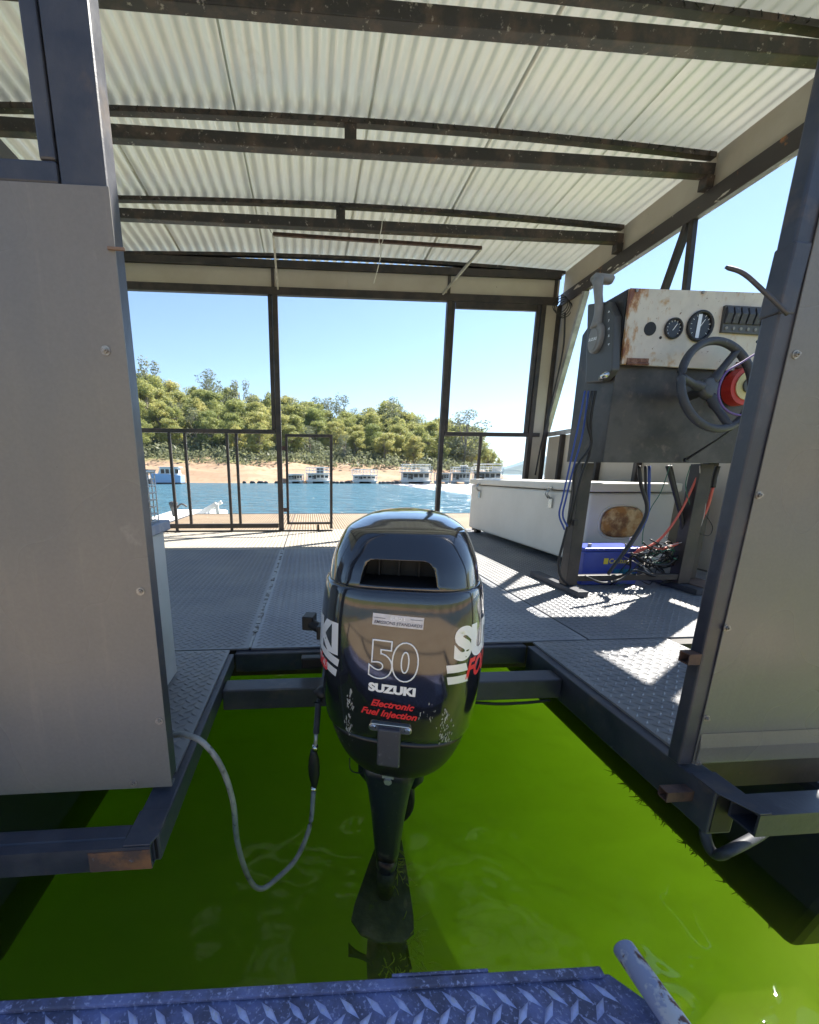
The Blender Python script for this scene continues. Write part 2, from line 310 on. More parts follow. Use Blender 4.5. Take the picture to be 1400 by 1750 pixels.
# ------------------------------------------------------------------ large structure: lake, bed, terrain
def water_surface(m, deep):
    n, l = m.node_tree.nodes, m.node_tree.links
    n.clear(); out = n.new('ShaderNodeOutputMaterial')
    tc = n.new('ShaderNodeTexCoord')
    nz1 = n.new('ShaderNodeTexNoise'); nz2 = n.new('ShaderNodeTexNoise')
    mp = n.new('ShaderNodeMapping'); l.new(tc.outputs['Object'], mp.inputs[0])
    mp.inputs['Scale'].default_value = (.5, 1.2, 1) if deep else (1, 1.0, 1)
    l.new(mp.outputs[0], nz1.inputs[0]); l.new(mp.outputs[0], nz2.inputs[0])
    nz1.inputs['Scale'].default_value = 1.3 if deep else 3.2; nz1.inputs['Detail'].default_value = 4 if deep else 2
    nz2.inputs['Scale'].default_value = 4. if deep else 7; nz2.inputs['Detail'].default_value = 3 if deep else 1
    ad = n.new('ShaderNodeMath'); ad.operation = 'MULTIPLY_ADD'; ad.inputs[1].default_value = .3
    l.new(nz2.outputs[0], ad.inputs[0]); l.new(nz1.outputs[0], ad.inputs[2])
    b = n.new('ShaderNodeBump'); b.inputs['Strength'].default_value = 1.
    b.inputs['Distance'].default_value = .55 if deep else .07
    l.new(ad.outputs[0], b.inputs['Height'])
    fr = n.new('ShaderNodeFresnel'); fr.inputs['IOR'].default_value = 1.33; l.new(b.outputs[0], fr.inputs['Normal'])
    gl = n.new('ShaderNodeBsdfGlossy'); gl.inputs['Roughness'].default_value = .16 if deep else .02; l.new(b.outputs[0], gl.inputs['Normal'])
    ms = n.new('ShaderNodeMixShader'); l.new(fr.outputs[0], ms.inputs[0]); l.new(gl.outputs[0], ms.inputs[2])
    if deep:
        df = n.new('ShaderNodeBsdfDiffuse'); df.inputs[0].default_value = (.06, .14, .19, 1); l.new(b.outputs[0], df.inputs['Normal']); l.new(df.outputs[0], ms.inputs[1])
    else:
        tp = n.new('ShaderNodeBsdfTransparent'); l.new(tp.outputs[0], ms.inputs[1])
        vs = n.new('ShaderNodeVolumeScatter'); vs.inputs['Color'].default_value = (1., .92, .42, 1); vs.inputs['Density'].default_value = .55; vs.inputs['Anisotropy'].default_value = .2
        va = n.new('ShaderNodeVolumeAbsorption'); va.inputs['Color'].default_value = (.862, .918, .64, 1); va.inputs['Density'].default_value = 3.4
        asd = n.new('ShaderNodeAddShader'); l.new(vs.outputs[0], asd.inputs[0]); l.new(va.outputs[0], asd.inputs[1])
        l.new(asd.outputs[0], out.inputs['Volume'])
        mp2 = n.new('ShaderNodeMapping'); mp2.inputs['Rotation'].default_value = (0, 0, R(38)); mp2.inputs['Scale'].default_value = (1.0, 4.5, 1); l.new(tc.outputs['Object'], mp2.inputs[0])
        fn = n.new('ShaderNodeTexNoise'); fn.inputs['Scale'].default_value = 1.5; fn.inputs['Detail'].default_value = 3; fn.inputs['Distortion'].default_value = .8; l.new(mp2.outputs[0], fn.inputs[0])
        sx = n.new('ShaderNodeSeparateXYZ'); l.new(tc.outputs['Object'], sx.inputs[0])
        a1 = n.new('ShaderNodeMapRange'); a1.inputs[1].default_value = -.35; a1.inputs[2].default_value = 1.15; a1.inputs[3].default_value = .0; a1.inputs[4].default_value = .05; l.new(sx.outputs[0], a1.inputs[0])  # film grows to the right, painting the water's brighter side as colour
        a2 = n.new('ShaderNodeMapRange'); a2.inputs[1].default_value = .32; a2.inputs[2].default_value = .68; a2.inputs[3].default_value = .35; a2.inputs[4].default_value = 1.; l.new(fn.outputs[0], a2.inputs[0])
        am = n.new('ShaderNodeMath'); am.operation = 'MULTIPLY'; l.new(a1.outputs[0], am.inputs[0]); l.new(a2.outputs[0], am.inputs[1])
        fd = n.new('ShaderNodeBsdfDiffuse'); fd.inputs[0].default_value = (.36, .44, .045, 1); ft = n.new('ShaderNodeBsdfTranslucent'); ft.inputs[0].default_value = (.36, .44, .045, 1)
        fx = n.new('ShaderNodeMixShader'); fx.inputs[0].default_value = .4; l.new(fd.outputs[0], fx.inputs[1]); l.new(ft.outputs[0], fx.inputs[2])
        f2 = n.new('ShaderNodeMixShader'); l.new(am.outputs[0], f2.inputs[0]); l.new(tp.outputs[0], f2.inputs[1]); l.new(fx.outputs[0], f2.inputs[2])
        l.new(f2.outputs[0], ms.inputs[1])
    l.new(ms.outputs[0], out.inputs['Surface'])
M['lake'] = bpy.data.materials.new('lake_water'); M['lake'].use_nodes = True; water_surface(M['lake'], True)
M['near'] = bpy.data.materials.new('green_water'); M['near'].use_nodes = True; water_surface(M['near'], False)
NX0, NX1, NY0, NY1 = -6., 8., -4., 9.
NB = MB().box(NX0, NX1, NY0, NY1, -4., WATER)
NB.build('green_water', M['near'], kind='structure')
w = MB(); B = 3400
xs = [-B, NX0, NX1, B]; ys = [-B, NY0, NY1, B]
for i in range(3):
    for j in range(3):
        if i == 1 and j == 1: continue
        w.add([(xs[i], ys[j], WATER), (xs[i+1], ys[j], WATER), (xs[i+1], ys[j+1], WATER), (xs[i], ys[j+1], WATER)], [(0, 1, 2, 3)])
w.build('lake', M['lake'], kind='structure')
M['bed'] = mat('lake_bed', (.10, .11, .05), .9, var=(.06, .07, .03), vscale=1)
MB().box(-B, B, -B, B, -9, -4.01).build('lakebed', M['bed'], kind='structure')

M['shoal'] = mat('sunlit_shoal', (.80, .60, .38), .95, var=(.30, .28, .15), vscale=1.3, vsharp=(.36, .66), vstretch=(1, 2.6, 1))
V = []; rr_ = np.random.default_rng(9)
gx_ = np.linspace(NX0+.02, NX1-.02, 57); gy_ = np.linspace(NY0+.02, NY1-.02, 53)
for y in gy_:
    for x in gx_: V.append((x, y, -2.45+.10*math.sin(x*1.3+.7*y)+.07*math.sin(2.1*y-x)+.03*rr_.random()))
nx = len(gx_); Fc = [(j*nx+i, j*nx+i+1, (j+1)*nx+i+1, (j+1)*nx+i) for j in range(len(gy_)-1) for i in range(nx-1)]
join_arrays('shallow_lakebed', V, Fc, M['shoal'], kind='structure')
# headland
def shoreY(x):
    return 46 + 1.2*math.sin(x*.13) + .6*math.sin(x*.37+1) + (max(0, x-22.)**2)*.35 - .03*(x+10)
def lerp(x, tab):
    if x <= tab[0][0]: return tab[0][1]
    for (a, u), (b, v) in zip(tab, tab[1:]):
        if x <= b: return u + (v-u)*(x-a)/(b-a)
    return tab[-1][1]
BANK = [(-40, 4.4), (-22, 4.0), (-10, 3.4), (0, 3.1), (10, 2.6), (18, 2.1), (26, 1.4), (32, .6), (40, -.5)]
HILL = [(-60, 12), (-30, 9.5), (-10, 7.5), (5, 5.5), (15, 3.2), (24, 1.6), (32, .6), (40, -1)]
def ground(x, y):
    d = y - shoreY(x)
    if d < 0: return WATER + max(-2.5, d*.12)
    k = min(1, d/13); b = lerp(x, BANK)*(k**.8)
    h = lerp(x, HILL)*max(0, min(1, (d-11)/45))
    wob = .12*math.sin(d*1.9+x*.35) * min(1, d/3) + .1*math.sin(x*.9+d*.5)*min(1, d/4)
    return WATER + b + h + wob
gx = np.concatenate([np.arange(-75, 45, .8)]); gy = np.concatenate([np.arange(42, 66, .5), np.arange(66, 140, 2.5)])
V = [(x, y, ground(x, y)) for y in gy for x in gx]; nx = len(gx)
Fc = [(j*nx+i, j*nx+i+1, (j+1)*nx+i+1, (j+1)*nx+i) for j in range(len(gy)-1) for i in range(nx-1)]
def bankmat():
    m = mat('dry_lake_bank', (.31, .20, .125), .9, var=(.42, .29, .19), vscale=.35, vstretch=(.35, 1, 3), spots=(.25, .17, .09), sscale=1.6, sthr=(.52, .7), bump=.5, bscale=3, detail=8)
    n, l = m.node_tree.nodes, m.node_tree.links
    p = n['Principled BSDF']; src = p.inputs['Base Color'].links[0].from_socket
    tc = n.new('ShaderNodeTexCoord'); sx = n.new('ShaderNodeSeparateXYZ'); l.new(tc.outputs['Object'], sx.inputs[0])
    nz = n.new('ShaderNodeTexNoise'); nz.inputs['Scale'].default_value = .28; nz.inputs['Detail'].default_value = 7
    l.new(tc.outputs['Object'], nz.inputs[0])
    a = n.new('ShaderNodeMath'); a.operation = 'MULTIPLY_ADD'; a.inputs[1].default_value = 4.2; l.new(nz.outputs[0], a.inputs[0]); l.new(sx.outputs[2], a.inputs[2])
    r = n.new('ShaderNodeMapRange'); r.inputs[1].default_value = 3.6; r.inputs[2].default_value = 4.6; l.new(a.outputs[0], r.inputs[0])
    mx = n.new('ShaderNodeMix'); mx.data_type = 'RGBA'; l.new(r.outputs[0], mx.inputs[0]); l.new(src, mx.inputs[6]); mx.inputs[7].default_value = (.17, .18, .06, 1)
    l.new(mx.outputs[2], p.inputs['Base Color']); return m
M['bank'] = bankmat()
join_arrays('shore_bank', V, Fc, M['bank'], kind='structure')
# opposite shore behind the jetty (seen mirrored in the glossy cowl)
V = []; n2 = 60
for j, (d, h) in enumerate(((0, -.6), (3, .6), (12, 3.5), (30, 9), (60, 14))):
    for i in range(n2+1):
        a = PI*(-.05 + 1.1*i/n2); rr = 34+d+2*math.sin(i*1.3)
        V.append((math.cos(a)*rr, -math.sin(a)*rr-4, WATER+h+.5*math.sin(i*2.1+j)))
Fc = [(j*(n2+1)+i, j*(n2+1)+i+1, (j+1)*(n2+1)+i+1, (j+1)*(n2+1)+i) for j in range(4) for i in range(n2)]
join_arrays('opposite_bank', V, Fc, M['bank'], kind='structure')
# far hills to the right
def ridge(name, Y, tab, depth, mt, jag, step):
    xs = np.arange(tab[0][0], tab[-1][0], step); rows = [(-depth*.6, 0), (-depth*.35, .55), (-depth*.15, .85), (0, 1.), (depth*.4, .5)]
    V = []
    for dy, k in rows:
        for i, px_ in enumerate(xs):
            top = lerp(px_, tab); q = onY(px_, top, Y)
            V.append((q.x, Y+dy, WATER-1 + max(0, q.z-WATER+1)*k + (jag*random.uniform(-1, 1) if 0 < k else 0)))
    nx = len(xs); Fc = [(j*nx+i, j*nx+i+1, (j+1)*nx+i+1, (j+1)*nx+i) for j in range(len(rows)-1) for i in range(nx-1)]
    o = join_arrays(name, V, Fc, mt, kind='structure'); return o
ridge('far_mountain', 2600., [(700, 810), (840, 808), (880, 797), (918, 778), (960, 783), (1010, 790), (1100, 780), (1250, 786), (1500, 770)], 900, M['hill'], 2., 4)
ridge('far_ridge', 1100., [(700, 812), (860, 810), (872, 803), (895, 792), (918, 790), (950, 798), (1050, 795), (1300, 800), (1600, 790)], 300, M['hill'], 1.6, 2)

# ------------------------------------------------------------------ trees
def crown_mesh(name, m, seed, puffs=13, per=230, leaf=.20, spread=1.):
    r = np.random.default_rng(seed); V = []; 
    cs = []
    for k in range(puffs):
        a = r.uniform(0, 2*PI); t = k/puffs
        z = .20 + .72*t + r.uniform(-.05, .05); rad = spread*(.26*math.sin(PI*min(1, .22+.74*t))+.02)*r.uniform(.3, 1.05)
        cs.append((rad*math.cos(a), rad*math.sin(a), z, r.uniform(.05, .15), r.uniform(.05, .12)))
    C = []
    N = []
    for (x, y, z, rw, rh) in cs:
        d = r.normal(size=(per, 3)); d /= np.linalg.norm(d, axis=1)[:, None]; d[:, 2] += .15
        q = r.uniform(.6, 1.08, (per, 1))
        C.append(np.array([x, y, z]) + d*np.array([rw, rw, rh])*q*1.05); N.append(d)
    C = np.concatenate(C)*10.; N = np.concatenate(N)          # a ten metre tree
    n = len(C)
    nn = N+.75*r.normal(size=(n, 3)); nn /= np.linalg.norm(nn, axis=1)[:, None]
    a = np.cross(nn, r.normal(size=(n, 3))); a /= np.linalg.norm(a, axis=1)[:, None]; b = np.cross(nn, a)
    s = leaf*r.uniform(.5, 1.3, (n, 1))
    V = np.stack([C-a*s, C+b*s*.5, C+a*s, C-b*s*.5], 1).reshape(-1, 3)
    Fc = np.arange(4*n).reshape(-1, 4)
    me_o = join_arrays(name, V, Fc, m); me = me_o.data; bpy.data.objects.remove(me_o); return me, cs
def trunk_mesh(name, cs, seed):
    r = random.Random(seed); b = MB()
    lean = (r.uniform(-.5, .5), r.uniform(-.5, .5))
    P = [Vector((0, 0, -1)), Vector((lean[0]*.3, lean[1]*.3, 2.2)), Vector((lean[0]*.6, lean[1]*.5, 4.6)), Vector((lean[0], lean[1], 7.6))]
    b.tube(spline(P, 4), [.22-.012*i for i in range(13)], 7)
    for (x, y, z, *_ ) in cs:
        t = r.uniform(.25, .7); s = Vector((lean[0]*t, lean[1]*t, 9*t*.8)); e = Vector((x*10, y*10, z*10-.2))
        if e.z > s.z+.2: b.tube(spline([s, (s+e)/2+Vector((0, 0, -.25)), e], 3), [.085-.01*i for i in range(7)], 5)
    o = b.build(name, M['bark']); me = o.data; bpy.data.objects.remove(o); return me
VAR = []
for k in range(7):
    dk = k >= 5
    cme, cs = crown_mesh('crown', M['leaf_dk'] if dk else M['leaf'], 40+k, puffs=(14 if dk else 30), per=(170 if dk else 400), leaf=(.16 if dk else .165), spread=1. if k % 2 else 1.25)
    VAR.append((cme, trunk_mesh('trunk', cs, k)))
def tree(x, y, h, v, label, group):
    z = ground(x, y) if y > 30 else WATER+1
    e = empty('gum_tree', (x, y, z), random.uniform(0, 6.28), label=label, cat='tree', group=group)
    s = h/10; e.scale = (s*random.uniform(1.05, 1.45), s*random.uniform(1.05, 1.45), s)
    for nm, me in zip(('crown', 'trunk'), VAR[v]):
        o = bpy.data.objects.new(nm, me); S.collection.objects.link(o); o.parent = e
TOP = [(200, 612), (240, 622), (258, 612), (285, 648), (330, 655), (400, 660), (470, 668), (520, 672), (600, 684), (680, 688), (740, 702), (790, 712), (812, 728), (836, 752), (860, 790)]
rows = [(12.5, 3.3, .50), (17, 2.9, .66), (23, 3.0, .80), (31, 3.2, .90), (41, 3.7, 1.0)]
rn = random.Random(3)
for ri, (d, step, frac) in enumerate(rows):
    x = -34. - ri*8
    while x < 31:
        xx = x + rn.uniform(-.9, .9); yy = shoreY(min(xx, 24)) + d + rn.uniform(-1.6, 1.6)
        x += step*rn.uniform(.8, 1.25)
        pxx = PX + F*((Vector((xx, yy, 0))-EYE).dot(CR))/((Vector((xx, yy, 0))-EYE).dot(CF))
        if pxx > 838 or pxx < 130: continue
        zt = onY(pxx, lerp(pxx, TOP), yy).z; g = ground(xx, yy)
        zt = g + (zt-g)*frac*rn.uniform(.84, 1.03)
        h = zt - g
        if h < 3: h = 3 + rn.random()
        h = min(h, 19)
        v = rn.choice([0, 1, 2, 3, 4, 0, 1, 2, 3, 4, 5, 6])
        zn = ('left of the tall post' if pxx < 465 else 'behind the gate' if pxx < 568 else 'right of the gate' if pxx < 755 else 'right of the right post')
        tree(xx, yy, h, v, zn and ('gum tree in the front rank above the bare bank', 'gum tree in the second rank of the wood', 'gum tree in the middle of the wood',
             'gum tree high in the wood', 'gum tree on the skyline of the wood')[ri]+', '+zn,
             ('front rank gum trees', 'second rank gum trees', 'middle gum trees', 'upper gum trees', 'skyline gum trees')[ri]+' '+zn)
for px_, top, yy, lab in ((255, 612, 82, 'tallest grey gum, on the skyline beside the left panel'), (348, 632, 84, 'grey open crowned gum above the skyline left of the tall post'),
                     (405, 646, 84, 'small sparse gum rising just above the skyline near the left window post'), (800, 698, 60, 'sparse grey gum standing apart at the right end of the headland'),
                     (585, 672, 78, 'grey gum top rising above the wood behind the gate'), (668, 680, 76, 'grey gum top rising above the wood right of the gate')):
    p = onY(px_, top, yy); g = ground(p.x, yy); tree(p.x, yy, max(4, p.z-g), 5 + (px_ % 2), lab, None)
# low scrub under the wood
C = []
r_ = np.random.default_rng(5)
for k in range(900):
    x = r_.uniform(-40, 23); d = r_.uniform(9.5, 26) if r_.random() < .8 else r_.uniform(6.5, 11)
    y = shoreY(x)+d; z = ground(x, y); hh = r_.uniform(.4, 1.5); nn = 26
    c = np.array([x, y, z]) + r_.normal(size=(nn, 3))*np.array([.7, .7, .0]) + np.stack([np.zeros(nn), np.zeros(nn), r_.random(nn)*hh], 1); C.append(c)
C = np.concatenate(C); n = len(C); a = r_.normal(size=(n, 3)); a /= np.linalg.norm(a, axis=1)[:, None]
b = np.cross(a, r_.normal(size=(n, 3))); b /= np.linalg.norm(b, axis=1)[:, None]; s = .24*r_.uniform(.5, 1.3, (n, 1))
join_arrays('undergrowth', np.stack([C-a*s, C+b*s*.5, C+a*s, C-b*s*.5], 1).reshape(-1, 3), np.arange(4*n).reshape(-1, 4), M['leaf_dk'],
            kind='stuff', label='low scrub and saplings under the gum trees', cat='undergrowth')

# ------------------------------------------------------------------ houseboats across the water
def houseboat(x0p, x1p, yb, yt, label, style):
    Yw = {0: 44.2, 1: 43.6, 2: 43.9}[style % 3]
    a = onY(x0p, yb, Yw); b = onY(x1p, yb, Yw); W = b.x-a.x; top = onY((x0p+x1p)/2, yt, Yw).z; H = top-WATER
    e = empty('houseboat', ((a.x+b.x)/2, Yw, WATER), -math.atan2((a.x+b.x)/2, Yw)+R(random.uniform(-5, 5)), label=label, cat='houseboat', group='houseboats moored along the far bank')
    D = 3.4; h = W/2*.93
    hull = M['white'] if style != 3 else M['boatblue']
    pb = MB()
    for sx in (-1, 1):
        cx = sx*h*.68
        pb.prism([(-.2, -.25), (D*.9, -.25), (D, .22), (-.5, .22)], 'x', cx-h*.22, cx+h*.22)
    pb.box(-h, h, -.5, D, .2, .32)
    pb.build('hull', hull, e, .02)
    c0, c1 = (-h*.85, h*.9)
    cab_h = H*.56 if style in (0, 2, 4) else H*.82
    MB().box(c0, c1, .7, D-.4, .325, cab_h).build('cabin', M['white'] if style != 1 else M['offwhite'], e, .02)
    nw = 5
    for k in range(nw):
        u = c0 + (c1-c0)*(k+.5)/nw; ww = (c1-c0)/nw*(.36 if k != 1 else .46)
        zb = .45 if k == 1 or (style == 1 and k < 3) else .32+(cab_h-.32)*.4
        MB().box(u-ww, u+ww, .66, .695, zb, cab_h-.12).build('window' if k != 1 else 'door', M['window'], e)
    MB().box(-h*1.02, h*1.02, -.35, D-.2, cab_h+.005, cab_h+.09).build('roof', M['white'], e, .01)
    rl = MB()
    if style in (0, 2, 4):
        for z in (.35, .62):
            rl.bar((-h, -.3, cab_h+z), (h, -.3, cab_h+z), .045, .045); rl.bar((-h, D-.3, cab_h+z), (h, D-.3, cab_h+z), .045, .045)
        for k in range(8):
            u = -h+2*h*k/7; rl.bar((u, -.3, cab_h+.09), (u, -.3, cab_h+.62), .04, .04); rl.bar((u, D-.3, cab_h+.09), (u, D-.3, cab_h+.62), .04, .04)
        rl.build('roof_railing', M['white'], e)
        if style == 2:
            MB().box(-h*.95, h*.95, .2, D-.8, H-.08, H).build('awning', M['white'], e, .01)
            for u in (-.9, -.3, .3, .9):
                ps = MB(); ps.bar((u*h, .3, cab_h+.09), (u*h, .3, H-.08), .05, .05); ps.build('awning_post', M['white'], e)
            MB().box(h*.35, h*.85, 1, 2.4, cab_h+.095, cab_h+.55).build('locker', M['offwhite'], e, .01)
        elif style == 0:
            rr = MB(); rr.bar((h*.45, .5, cab_h+.09), (h*.75, .5, H), .07, .07); rr.bar((-h*.1, .5, cab_h+.09), (-h*.1, .5, H-.2), .05, .05)
            rr.build('mast', M['offwhite'], e)
        else:
            MB().box(-h*.05, h*.5, .9, 2.6, cab_h+.095, H-.15).build('flybridge', M['boatdark'], e, .01)
            MB().box(-h*.12, h*.62, .6, 2.8, H-.145, H-.05).build('canopy', M['white'], e, .01)
    for u in (-.95, .95):
        pw = MB(); pw.bar((u*h, -.25, .32), (u*h, -.25, cab_h), .07, .07); pw.build('veranda_post', M['white'], e)
    pr = MB()
    for z in (.55, .8): pr.bar((-.95*h, -.42, z), (-.35*h, -.42, z), .04, .04); pr.bar((.45*h, -.42, z), (.95*h, -.42, z), .04, .04)
    pr.build('veranda_railing', M['white'], e)
    return e
houseboat(491, 520, 827, 808, 'low cream houseboat with dark open cabin at the left edge of the gate', 1)
houseboat(522, 566, 827, 797, 'white houseboat with a dark flybridge seen through the open gate', 4)
houseboat(601, 646, 827, 802, 'small white houseboat with a raked mast, alone in the middle of the far bank', 0)
houseboat(683, 738, 827, 793, 'largest white houseboat with railed roof and awning, left of the window post', 2)
houseboat(741, 768, 826, 806, 'small cream houseboat half hidden by the window post', 1)
houseboat(769, 803, 826, 794, 'white houseboat with roof rails, just right of the window post', 4)
houseboat(806, 858, 823, 792, 'white and dark two-deck houseboat above the white icebox', 2)
# blue cruiser at left and its neighbour
def cruiser():
    a = onY(262, 829, 40); b = onY(314, 829, 40); L = b.x-a.x
    e = empty('cabin_cruiser', ((a.x+b.x)/2, 40, WATER), 0, label='pale blue cabin cruiser at the left end of the far bank', cat='boat')
    h = L/2; hb = MB()
    prof = [(-h, .95), (-h*.8, .1), (-h*.6, -.1), (h*.95, -.1), (h, .8)]
    hb.prism(prof, 'y', -.7, .7); hb.build('hull', M['boatblue'], e, .05)
    MB().box(-h*.6, h*1.0, -.72, .72, -.05, .14).build('boot_stripe', M['boatdark'], e)
    MB().prism([(-h*.55, .82), (-h*.35, 1.45), (h*.75, 1.45), (h*.8, .8)], 'y', -.5, .5).build('cabin', M['white'], e, .03)
    for k in range(4): MB().box(-h*.3+k*.42, -h*.3+k*.42+.3, -.53, -.505, .95, 1.32).build('window', M['window'], e)
    MB().box(-h*.42, h*.9, -.6, .6, 1.452, 1.53).build('roof', M['white'], e, .02)
cruiser()
a = onY(247, 829, 41)
e = empty('work_barge', (a.x, 41, WATER), 0, label='dark roofed barge beside the left panel, left of the blue cruiser', cat='boat')
MB().box(-.9, .8, -1, 1, -.1, .35).build('hull', M['boatdark'], e, .03)
MB().box(-.7, .6, -.8, .8, .352, .75).build('cabin', M['offwhite'], e, .03)
MB().box(-.95, .85, -1, 1, 1.2, 1.3).build('roof', M['boatdark'], e, .02)
for u, v in ((-.85, -.9), (.75, -.9), (-.85, .9), (.75, .9)):
    ps = MB(); ps.bar((u, v, .35), (u, v, 1.2), .06, .06); ps.build('roof_post', M['boatdark'], e)
for k, px_ in enumerate((418, 432, 446, 455, 474, 570, 577, 585, 594, 650, 656, 664, 672, 679)):
    p = onY(px_, 829-.5*(k % 2), 43+.3*(k % 3)); b = MB()
    s = .18+.1*((k*7) % 3)
    b.tube([Vector((-s, 0, 0)), Vector((-s*.6, 0, .07)), Vector((s*.5, 0, .09)), Vector((s, 0, 0))], [.05, .13, .12, .04], 7)
    o = b.build('mooring_float', M['boatdark']); o.location = (p.x, p.y, WATER+.04)
    tag(o, 'dark float on the waterline between the moored houseboats', 'float', 'dark floats along the far waterline')

# ------------------------------------------------------------------ the pontoon boat
boat = empty('pontoon_boat', (0, 0, WATER), label='steel pontoon work boat with tread plate deck and corrugated roof', cat='boat')
BT = boat
def P(o):                       # the boat's origin is on the water: keep world positions
    o.location = (o.location[0], o.location[1], o.location[2]-WATER); return o
def bb(name, m, x0, x1, y0, y1, z0, z1, bevel=.004, parent=None, **k):
    o = box(name, m, parent or BT, x0, x1, y0, y1, z0, z1, bevel, **k)
    if parent is None: P(o)
    return o
def lugs(x0, x1, y0, y1, z, pitch, L, Wd, H, ang=40):
    m_ = L*.38; nx, ny = int((x1-x0-2*m_)/pitch+.5), int((y1-y0-2*m_)/(pitch/2))+1
    i, j = np.meshgrid(np.arange(nx), np.arange(ny)); i = i.ravel(); j = j.ravel()
    cx = (x0+x1)/2+(i-nx/2+.25+.5*(j % 2))*pitch; cyy = y1-m_-(ny-1-j)*pitch/2
    s = np.where(j % 2 == 0, 1., -1.)*np.radians(ang)
    ca, sa = np.cos(s), np.sin(s)
    base = np.array([(-L/2, 0, 0), (0, -Wd/2, 0), (L/2, 0, 0), (0, Wd/2, 0), (-L*.3, 0, H), (0, -Wd*.22, H), (L*.3, 0, H), (0, Wd*.22, H)])
    V = np.zeros((len(i), 8, 3)); V[:, :, 0] = cx[:, None]+base[None, :, 0]*ca[:, None]-base[None, :, 1]*sa[:, None]
    V[:, :, 1] = cyy[:, None]+base[None, :, 0]*sa[:, None]+base[None, :, 1]*ca[:, None]; V[:, :, 2] = z+base[None, :, 2]
    f = np.array([(4, 5, 6, 7), (0, 1, 5, 4), (1, 2, 6, 5), (2, 3, 7, 6), (3, 0, 4, 7)])
    Fc = (np.arange(len(i))*8)[:, None, None]+f[None]; return V.reshape(-1, 3), Fc.reshape(-1, 4)
def plate(x0, x1, y0, y1, m, pitch=.030, L=.029, Wd=.0072):
    g = .0025
    o = P(box('deck_plate', m, BT, x0+g, x1-g, y0+g, y1-g, -.006, 0, 0))
    V, Fc = lugs(x0+g, x1-g, y0+g, y1-g, 0., pitch, L, Wd, .0024)
    join_arrays('tread_pattern', V, Fc, m, o, kind='stuff')
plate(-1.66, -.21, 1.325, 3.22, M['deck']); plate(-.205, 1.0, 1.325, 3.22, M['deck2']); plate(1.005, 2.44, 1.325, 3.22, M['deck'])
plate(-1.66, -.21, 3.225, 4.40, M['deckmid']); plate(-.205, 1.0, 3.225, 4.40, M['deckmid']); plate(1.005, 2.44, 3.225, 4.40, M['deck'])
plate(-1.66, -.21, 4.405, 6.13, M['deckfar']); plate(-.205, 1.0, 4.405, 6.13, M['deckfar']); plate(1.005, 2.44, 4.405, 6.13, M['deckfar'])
plate(-1.66, -.270, .735, 1.32, M['deck'], .031, .031, .0078); plate(.786, 1.30, .735, 1.32, M['deck'], .031, .031, .0078)
b = MB()      # lumpy weld seams
for (x, y0, y1) in ((-.208, 1.33, 3.2),):
    y = y0
    while y < y1:
        l_ = random.uniform(.02, .10); ww = random.uniform(.004, .011)
        b.box(x-ww, x+ww, y, y+l_, -.001, random.uniform(.0015, .004)); y += l_+random.uniform(0, .012)
P(b.build('weld_seam', M['seam'], BT))
# beams of the motor well and stern
bb('well_side_beam', M['navy'], -.306, -.256, .586, 1.30, -.056, -.0065, .003); bb('well_side_beam', M['navy'], .760, .812, .607, 1.30, -.10, -.0065, .003)
bb('dark_tube_end', M['void'], -.302, -.260, .5845, .5855, -.050, -.012, 0); bb('dark_tube_end', M['void'], .765, .807, .6055, .6065, -.094, -.012, 0)  # flat black faces painted as the shaded inside of the tubes
P(MB().prism([(.760, .66), (.760, .6075), (.789, .5535), (.812, .5535), (.812, .66)], 'z', -.0062, -.0030).build('corner_plate', M['navy'], BT, .001))
P(MB().prism([(-.256, .64), (-.256, .5865), (-.264, .5680), (-.306, .5680), (-.306, .64)], 'z', -.0062, -.0030).build('corner_plate', M['navy'], BT, .001))
bb('well_cross_beam', M['navy'], -.254, .758, 1.30, 1.35, -.075, -.008); bb('transom_beam', M['navy'], -.254, .758, 1.085, 1.15, -.085, -.022)
# mitred, open-ended stern beams
def open_rhs(name, x0, x1, y0, y1, z0, z1, m, inner, open_lo=True):
    t = .004; b = MB()
    b.box(x0, x1, y0, y0+t, z0, z1); b.box(x0, x1, y1-t, y1, z0, z1); b.box(x0, x1, y0+t, y1-t, z1-t, z1); b.box(x0, x1, y0+t, y1-t, z0, z0+t)
    return P(b.build(name, m, BT))
open_rhs('stern_beam', -1.66, -.264, .567, .584, -.05, -.0065, M['navy'], None)
P(MB().box(-.36, -.264, .5655, .567, -.049, -.012).build('rust_patch', mat('rust_scab', (.07, .045, .04), .7, var=(.22, .10, .045), vscale=16, vsharp=(.45, .6), spots=(.12, .12, .15), sscale=60, bump=.5), BT))
open_rhs('stern_beam', .790, 2.2, .553, .603, -.052, -.0065, M['navy'], None)
bb('stern_beam_back', M['navy'], -1.66, -.3065, .5845, .615, -.05, -.0065)
bb('hull_bearer', M['black'], -1.66, 2.44, 1.36, 1.41, -.12, -.012); bb('hull_bearer', M['black'], -1.66, 2.44, 2.6, 2.66, -.12, -.012); bb('hull_bearer', M['black'], -1.66, 2.44, 4.0, 4.06, -.12, -.012)
bb('edge_beam', M['black'], -1.66, 2.44, 6.135, 6.18, -.1, .004); bb('edge_beam', M['black'], 2.445, 2.49, 1.32, 6.13, -.1, .0); bb('edge_beam', M['black'], -1.71, -1.665, .74, 6.13, -.1, .0)
